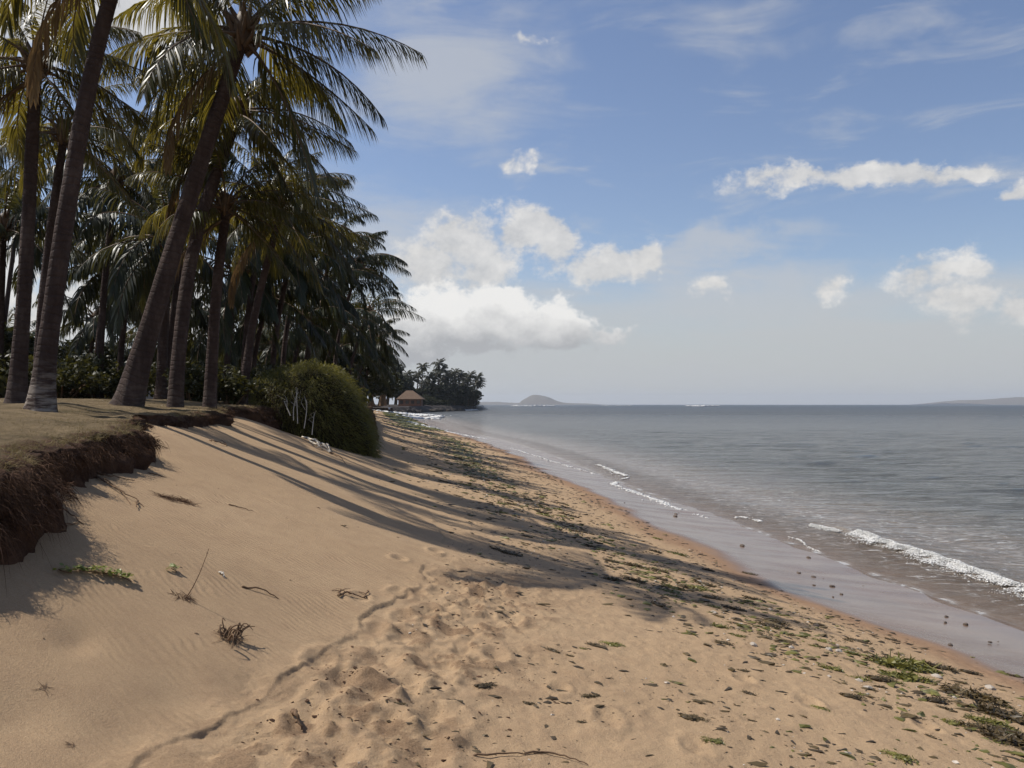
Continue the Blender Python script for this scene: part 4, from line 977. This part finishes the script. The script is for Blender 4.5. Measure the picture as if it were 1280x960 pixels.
# house
def build_house():
    d = 272; x0 = (497-640)/FP*d; x1 = (530-640)/FP*d; t = empty('beach_house', ((x0+x1)/2, d, 2.9), 'low beach house with brown hipped roof at the start of the headland', 'house'); w = (x1-x0)/2
    M_wall = simple('dark timber wall', (.10, .05, .035), (.14, .075, .05), 2, .8, .01); M_roof = simple('brown shingle roof', (.11, .072, .048), (.15, .10, .066), 1.5, .85, .03); M_win = simple('window glass', (.02, .02, .02), (.03, .03, .03), 2, .1, 0, .6)
    mb = MB(); mb.box(-w+.6, w-.6, -3, 3, -.4, 1.8); link('wall', mb.mesh('wall', [M_wall], False), t)
    mb = MB(); V = np.array([(-w, -3.8, 1.75), (w, -3.8, 1.75), (w, 3.8, 1.75), (-w, 3.8, 1.75), (-w*.35, 0, 4.4), (w*.15, 0, 4.4), (-w, -3.8, 1.6), (w, -3.8, 1.6), (w, 3.8, 1.6), (-w, 3.8, 1.6)])
    mb.add(V, np.array([(0, 1, 5, 4), (2, 3, 4, 5), (0, 6, 7, 1), (1, 7, 8, 2), (2, 8, 9, 3), (3, 9, 6, 0), (6, 9, 8, 7)])); mb.add(V, np.array([(1, 2, 5), (3, 0, 4)])); link('roof', mb.mesh('roof', [M_roof], False), t)
    for k in range(4):
        mb = MB(); cx = -w+1.6+k*1.7; mb.box(cx-.5, cx+.5, -3.06, -3.003, .3, 1.3); link('window', mb.mesh('window', [M_win], False), t)
build_house()
mb = MB(); xs_ = np.linspace(-46, -34.8, 30)
for a, b in zip(xs_[:-1], xs_[1:]): mb.box(a, b-.02, 256+random.uniform(-.2, .2), 258, -.5, 2.0+random.uniform(-.05, .05))
tag(link('seawall', mb.mesh('seawall', [M_rock], False)), 'dark stone seawall closing the far end of the beach', 'wall')
mb = MB(); mb.box(-46, -35.2, 255.6, 258.2, 2.06, 2.22)
tag(link('wall_coping', mb.mesh('wall_coping', [simple('pale concrete', (.30, .28, .25), (.38, .36, .32), 1, .9, .01)], False)), 'pale concrete ledge along the top of the far seawall', 'ledge')
# pier trunks of the shaded shore between bank and house are the trees themselves

# ------------------------------------------------------------------ walker far down the beach
def walker():
    y = 200.; x = (486.5-640)/FP*y; z = float(ground(x, y))
    J = [(0, 0, .95), (0, 0, 1.15), (0, 0, 1.38), (0, 0, 1.50), (0, .01, 1.66), (.19, 0, 1.40), (.25, .03, 1.12), (.26, -.08, .88), (-.19, 0, 1.40), (-.25, -.03, 1.12), (-.26, .10, .90), (.10, 0, .90), (.11, -.12, .50), (.11, -.06, .07), (.11, -.18, .03), (-.10, 0, .90), (-.11, .10, .50), (-.11, .24, .08), (-.11, .14, .03), (0, .01, 1.74)]
    E = [(0, 1), (1, 2), (2, 3), (3, 4), (2, 5), (5, 6), (6, 7), (2, 8), (8, 9), (9, 10), (0, 11), (11, 12), (12, 13), (13, 14), (0, 15), (15, 16), (16, 17), (17, 18), (4, 19)]
    Rd = [.15, .14, .16, .06, .10, .07, .05, .035, .07, .05, .035, .10, .065, .045, .04, .10, .065, .045, .04, .08]
    me = bpy.data.meshes.new('person'); me.from_pydata(J, E, []); o = link('person', me, None, (x, y, z))
    tag(o, 'person in a white shirt and dark shorts walking at the far end of the beach', 'person')
    sk = o.modifiers.new('skin', 'SKIN'); sv = me.skin_vertices[0].data
    for i, r in enumerate(Rd): sv[i].radius = (r, r*.8); sv[i].use_root = i == 0
    s = o.modifiers.new('sub', 'SUBSURF'); s.levels = s.render_levels = 1
    me.materials.append(simple('skin', (.30, .17, .11), (.33, .19, .12), 3, .6, 0))
    mb = MB()
    th = 10
    mb.tube([(0, 0, .98), (0, 0, 1.15), (0, 0, 1.36), (0, 0, 1.46)], [.19, .18, .20, .10], 10)
    for s_ in (-1, 1): mb.tube([(s_*.14, 0, 1.42), (s_*.21, 0, 1.38), (s_*.25, 0, 1.22)], [.09, .085, .075], 8)
    link('shirt', mb.mesh('shirt', [simple('white shirt', (.65, .65, .66), (.7, .7, .7), 4, .9, 0)]), o)
    mb = MB(); mb.tube([(0, 0, .86), (0, 0, 1.0)], [.18, .18], 10)
    for s_, yy in ((1, -.1), (-1, .08)): mb.tube([(s_*.10, 0, .93), (s_*.11, yy, .52)], [.12, .10], 8)
    link('shorts', mb.mesh('shorts', [simple('dark shorts', (.02, .02, .03), (.03, .03, .04), 4, .9, 0)]), o)
    V, F = ICO2; link('hair', mesh_np('hair', V*np.array([.105, .12, .10])+np.array([0, .02, 1.74]), F, [simple('dark hair', (.02, .015, .01), (.03, .02, .015), 4, .8, 0)]), o)
walker()

# ------------------------------------------------------------------ distant islands
def hills(name, d, prof, m, thick=600):
    """profile of (px, py) on the horizon, swept into a real ridge"""
    px = np.linspace(prof[0][0], prof[-1][0], 160); py = np.interp(px, [p[0] for p in prof], [p[1] for p in prof])
    k = np.ones(9)/9; py = np.convolve(np.pad(py, 4, mode='edge'), k, 'valid')
    h = np.maximum((HY-py)/FP*d+CZ, -2); X = (px-640)/FP*d; rows = []
    for t in np.linspace(-1, 1, 21):
        f = max(0, math.cos(t*PI/2))**.9; z = h*f*(1+.12*fbm(X/160, X*0+t*3, 950, 3))+6*fbm(X/60, X*0+t*8, 951, 3)*f*(h > 6)-1*(f < .01)
        rows.append(np.stack([X, np.full_like(X, d+t*thick), z], 1))
    tag(link(name, mesh_np(name, np.concatenate(rows), grid_faces(21, 160)[:, ::-1], [m])), kind='structure')
M_hill = simple('dry island slopes', (.10, .085, .060), (.15, .125, .09), .004, .95, 0, .05)
hills('island_hill', 7800, [(648, 506), (651, 502), (656, 499), (662, 496), (668, 494.6), (675, 494.3), (682, 495.4), (690, 498.5), (698, 502), (706, 503.6), (716, 505), (724, 506)], M_hill, 250)
hills('low_island', 8600, [(560, 503.4), (600, 503), (620, 502.6), (640, 503.6), (700, 503.8), (740, 504.8), (760, 506)], M_hill, 300)
hills('coast_hills', 9000, [(1184, 506), (1189, 502.8), (1196, 500.4), (1210, 500.2), (1222, 500.6), (1240, 499.2), (1262, 497.5), (1290, 496.5), (1340, 495), (1420, 492), (1520, 490), (1640, 496), (1700, 506)], M_hill, 900)

# ------------------------------------------------------------------ air
mb = MB(); mb.box(-17500, 17500, -900, 13200, -8, 135)
hz = link('haze', mb.mesh('haze', [], False)); hz.data.materials.clear()
m, nt, out = mat('haze air'); pv = nt.nodes.new('ShaderNodeVolumePrincipled'); pv.inputs['Density'].default_value = 8e-5; pv.inputs['Color'].default_value = (.80, .86, .95, 1); pv.inputs['Anisotropy'].default_value = .2
nt.links.new(pv.outputs[0], out.inputs['Volume']); hz.data.materials.append(m); tag(hz, 'thin bluish sea haze over the water and distant islands', 'haze', kind='stuff')

# ------------------------------------------------------------------ sun and sky
EL = R(54); DX, DY = -1, .22
sd = Vector((DX, DY, 0)).normalized()*math.cos(EL)+Vector((0, 0, math.sin(EL)))
sun = bpy.data.lights.new('sun', 'SUN'); so = bpy.data.objects.new('sun', sun); C.objects.link(so); sun.energy = 4.0; sun.angle = R(.55); sun.color = (1, .95, .87)
so.rotation_euler = (-sd).to_track_quat('-Z', 'Y').to_euler(); so.location = (0, 0, 50)
w = bpy.data.worlds.new('World'); bpy.context.scene.world = w; w.use_nodes = True; nt = w.node_tree; nt.nodes.clear(); n = N(nt)
out = n.n('ShaderNodeOutputWorld'); bg = n.n('ShaderNodeBackground'); n.l(bg.outputs[0], out.inputs[0])
sky = n.n('ShaderNodeTexSky', sky_type='NISHITA'); sky.sun_disc = False; sky.sun_elevation = EL; sky.sun_rotation = math.atan2(DX, DY); sky.altitude = 0; sky.air_density = 1.0; sky.dust_density = .6; sky.ozone_density = 1.6
SK = .085; bg.inputs[1].default_value = SK
tc = n.n('ShaderNodeTexCoord').outputs['Generated']; sx = n.n('ShaderNodeSeparateXYZ'); n.l(tc, sx.inputs[0])
az = n.m('ARCTAN2', sx.outputs[0], sx.outputs[1]); el = n.m('ARCSINE', sx.outputs[2])
def ae(px, py):
    a = math.atan((px-640)/FP); return a, math.atan((HY-py)/math.hypot(FP, px-640))
cv = n.n('ShaderNodeCombineXYZ'); n.l(az, cv.inputs[0]); n.l(n.m('MULTIPLY', el, 1.25), cv.inputs[1])
# domain warp
wn = n.n('ShaderNodeTexNoise'); n.l(cv.outputs[0], wn.inputs['Vector']); wn.inputs['Scale'].default_value = 16; wn.inputs['Detail'].default_value = 5; wn.inputs['Roughness'].default_value = .62
sub = n.n('ShaderNodeVectorMath', operation='SUBTRACT'); n.l(wn.outputs['Color'], sub.inputs[0]); sub.inputs[1].default_value = (.5, .5, .5)
scl = n.n('ShaderNodeVectorMath', operation='SCALE'); n.l(sub.outputs[0], scl.inputs[0]); scl.inputs['Scale'].default_value = .085
sw = n.n('ShaderNodeSeparateXYZ'); n.l(scl.outputs[0], sw.inputs[0])
waz = n.m('ADD', az, sw.outputs[0]); wel = n.m('ADD', el, n.m('MULTIPLY', sw.outputs[1], .8))
f1 = n.noise(cv.outputs[0], 24, 10, .66); f2 = n.noise(cv.outputs[0], 9, 6, .55)
def blobs(lst, waz, wel):
    tot = None
    for px, py, rx, ry, k in lst:
        a, e = ae(px, py); ra, re = rx/FP*1.12, ry/FP*1.12
        dx = n.m('MULTIPLY', n.m('SUBTRACT', waz, a), 1/ra); dy = n.m('MULTIPLY', n.m('SUBTRACT', wel, e), 1/re)
        q = n.m('MULTIPLY', n.m('SUBTRACT', 1.0, n.m('SQRT', n.m('ADD', n.m('MULTIPLY', dx, dx), n.m('MULTIPLY', dy, dy)))), k)
        tot = q if tot is None else n.m('MAXIMUM', tot, q)
    return tot
CU = [(575,300,60,40,1),(540,330,60,46,1),(605,325,55,44,1),(560,280,22,20,1),(668,285,50,36,1.1),(695,305,42,34,1),(650,300,35,28,1),
      (755,330,56,26,1),(797,320,32,28,1),(825,345,0.1+8,8,.4),
      (632,202,20,13,.55),(663,200,16,12,.45),(663,48,24,11,.55),
      (960,222,52,13,.7),(1010,222,70,15,.85),(1080,218,80,17,.9),(1150,214,70,16,.9),(1210,211,48,12,.8),(1282,243,26,17,1),
      (1150,342,34,17,.75),(1190,334,40,22,.8),(1205,380,52,26,.85),(1280,386,34,26,.85),(887,360,24,22,.7),(1045,356,22,13,.6),
      (215,25,70,48,1.1),(170,5,70,40,1),(15,25,70,50,1),(0,345,55,75,1),(85,395,60,50,1),(230,385,70,50,.9),(-60,150,60,60,.9)]
LO = [(620,398,110,40,1),(545,395,70,44,1),(690,412,70,30,.95),(510,420,60,40,1),(628,385,36,26,1),(760,415,40,15,.7),(570,430,90,22,.8)]
b1 = blobs(CU, waz, wel); b2 = blobs(LO, waz, wel)
fd = n.m('MULTIPLY', n.m('SUBTRACT', f1, .5), 1.9)
a1 = n.mr(n.m('ADD', b1, fd), .02, .62, 0, .88, True); a2 = n.mr(n.m('ADD', b2, fd), .0, .42, 0, .94, True)
# veils: thin high streaks and the milky band above the horizon
vv = n.n('ShaderNodeMapping'); n.l(cv.outputs[0], vv.inputs[0]); vv.inputs['Scale'].default_value = (1, 3.2, 1); vv.inputs['Rotation'].default_value = (0, 0, R(-6))
f3 = n.noise(vv.outputs[0], 5.5, 7, .6, .6)
low = n.mr(el, R(11), R(1.5), 0, 1, True)
veil = n.m('MULTIPLY', n.mr(n.m('ADD', f3, n.m('MULTIPLY', low, .20)), .50, .74, 0, 1, True), n.mr(el, R(27), R(8), .28, .72))
VB = blobs([(915,305,170,30,1),(960,375,330,55,1),(560,90,190,110,.9),(700,400,330,80,.9),(480,300,140,120,.8),(930,30,120,60,.5),(1240,420,300,60,.8)], waz, wel)
veil2 = n.m('MULTIPLY', n.mr(n.m('ADD', VB, n.m('MULTIPLY', n.m('SUBTRACT', f3, .5), 1.6)), .05, .9, 0, 1, True), .66)
veil = n.m('MAXIMUM', veil, veil2)
band_ = n.mr(el, R(9), R(2.2), 0, .85, True)
q = 1/SK
skyc = n.n('ShaderNodeMix', data_type='RGBA', blend_type='MULTIPLY'); skyc.inputs[0].default_value = 1; n.l(sky.outputs[0], skyc.inputs[6]); skyc.inputs[7].default_value = (1.05, 1.0, 1.05, 1)
sc = skyc.outputs[2]
VC = (.43*q, .44*q, .455*q)
sc = n.mix(veil, sc, VC); sc = n.mix(band_, sc, (.40*q, .415*q, .42*q))
lit = n.m('ADD', n.m('MULTIPLY', n.m('SUBTRACT', f1, .5), 1.3), n.m('MULTIPLY', n.m('SUBTRACT', f2, .5), .8))
c1 = n.mix(n.mr(lit, -.30, .25), (.42*q, .42*q, .42*q), (.66*q, .64*q, .61*q))
sc = n.mix(a1, sc, c1)
hgt = n.mr(n.m('ADD', wel, n.m('MULTIPLY', n.m('SUBTRACT', f2, .5), .04)), ae(0, 440)[1]*1.1, ae(640, 385)[1])
c2 = n.mix(n.mr(n.m('ADD', n.m('MULTIPLY', lit, .55), hgt), .15, .95), (.33*q, .335*q, .345*q), (.70*q, .69*q, .67*q))
sc = n.mix(a2, sc, c2)
n.l(sc, bg.inputs[0])

S = bpy.context.scene
S.view_settings.view_transform = 'Standard'; S.view_settings.look = 'None'; S.view_settings.exposure = .36; S.view_settings.gamma = 1
S.render.engine = 'CYCLES'; S.cycles.use_denoising = True; S.cycles.max_bounces = 6; S.cycles.transparent_max_bounces = 10; S.cycles.volume_bounces = 0
S.cycles.sample_clamp_indirect = 4
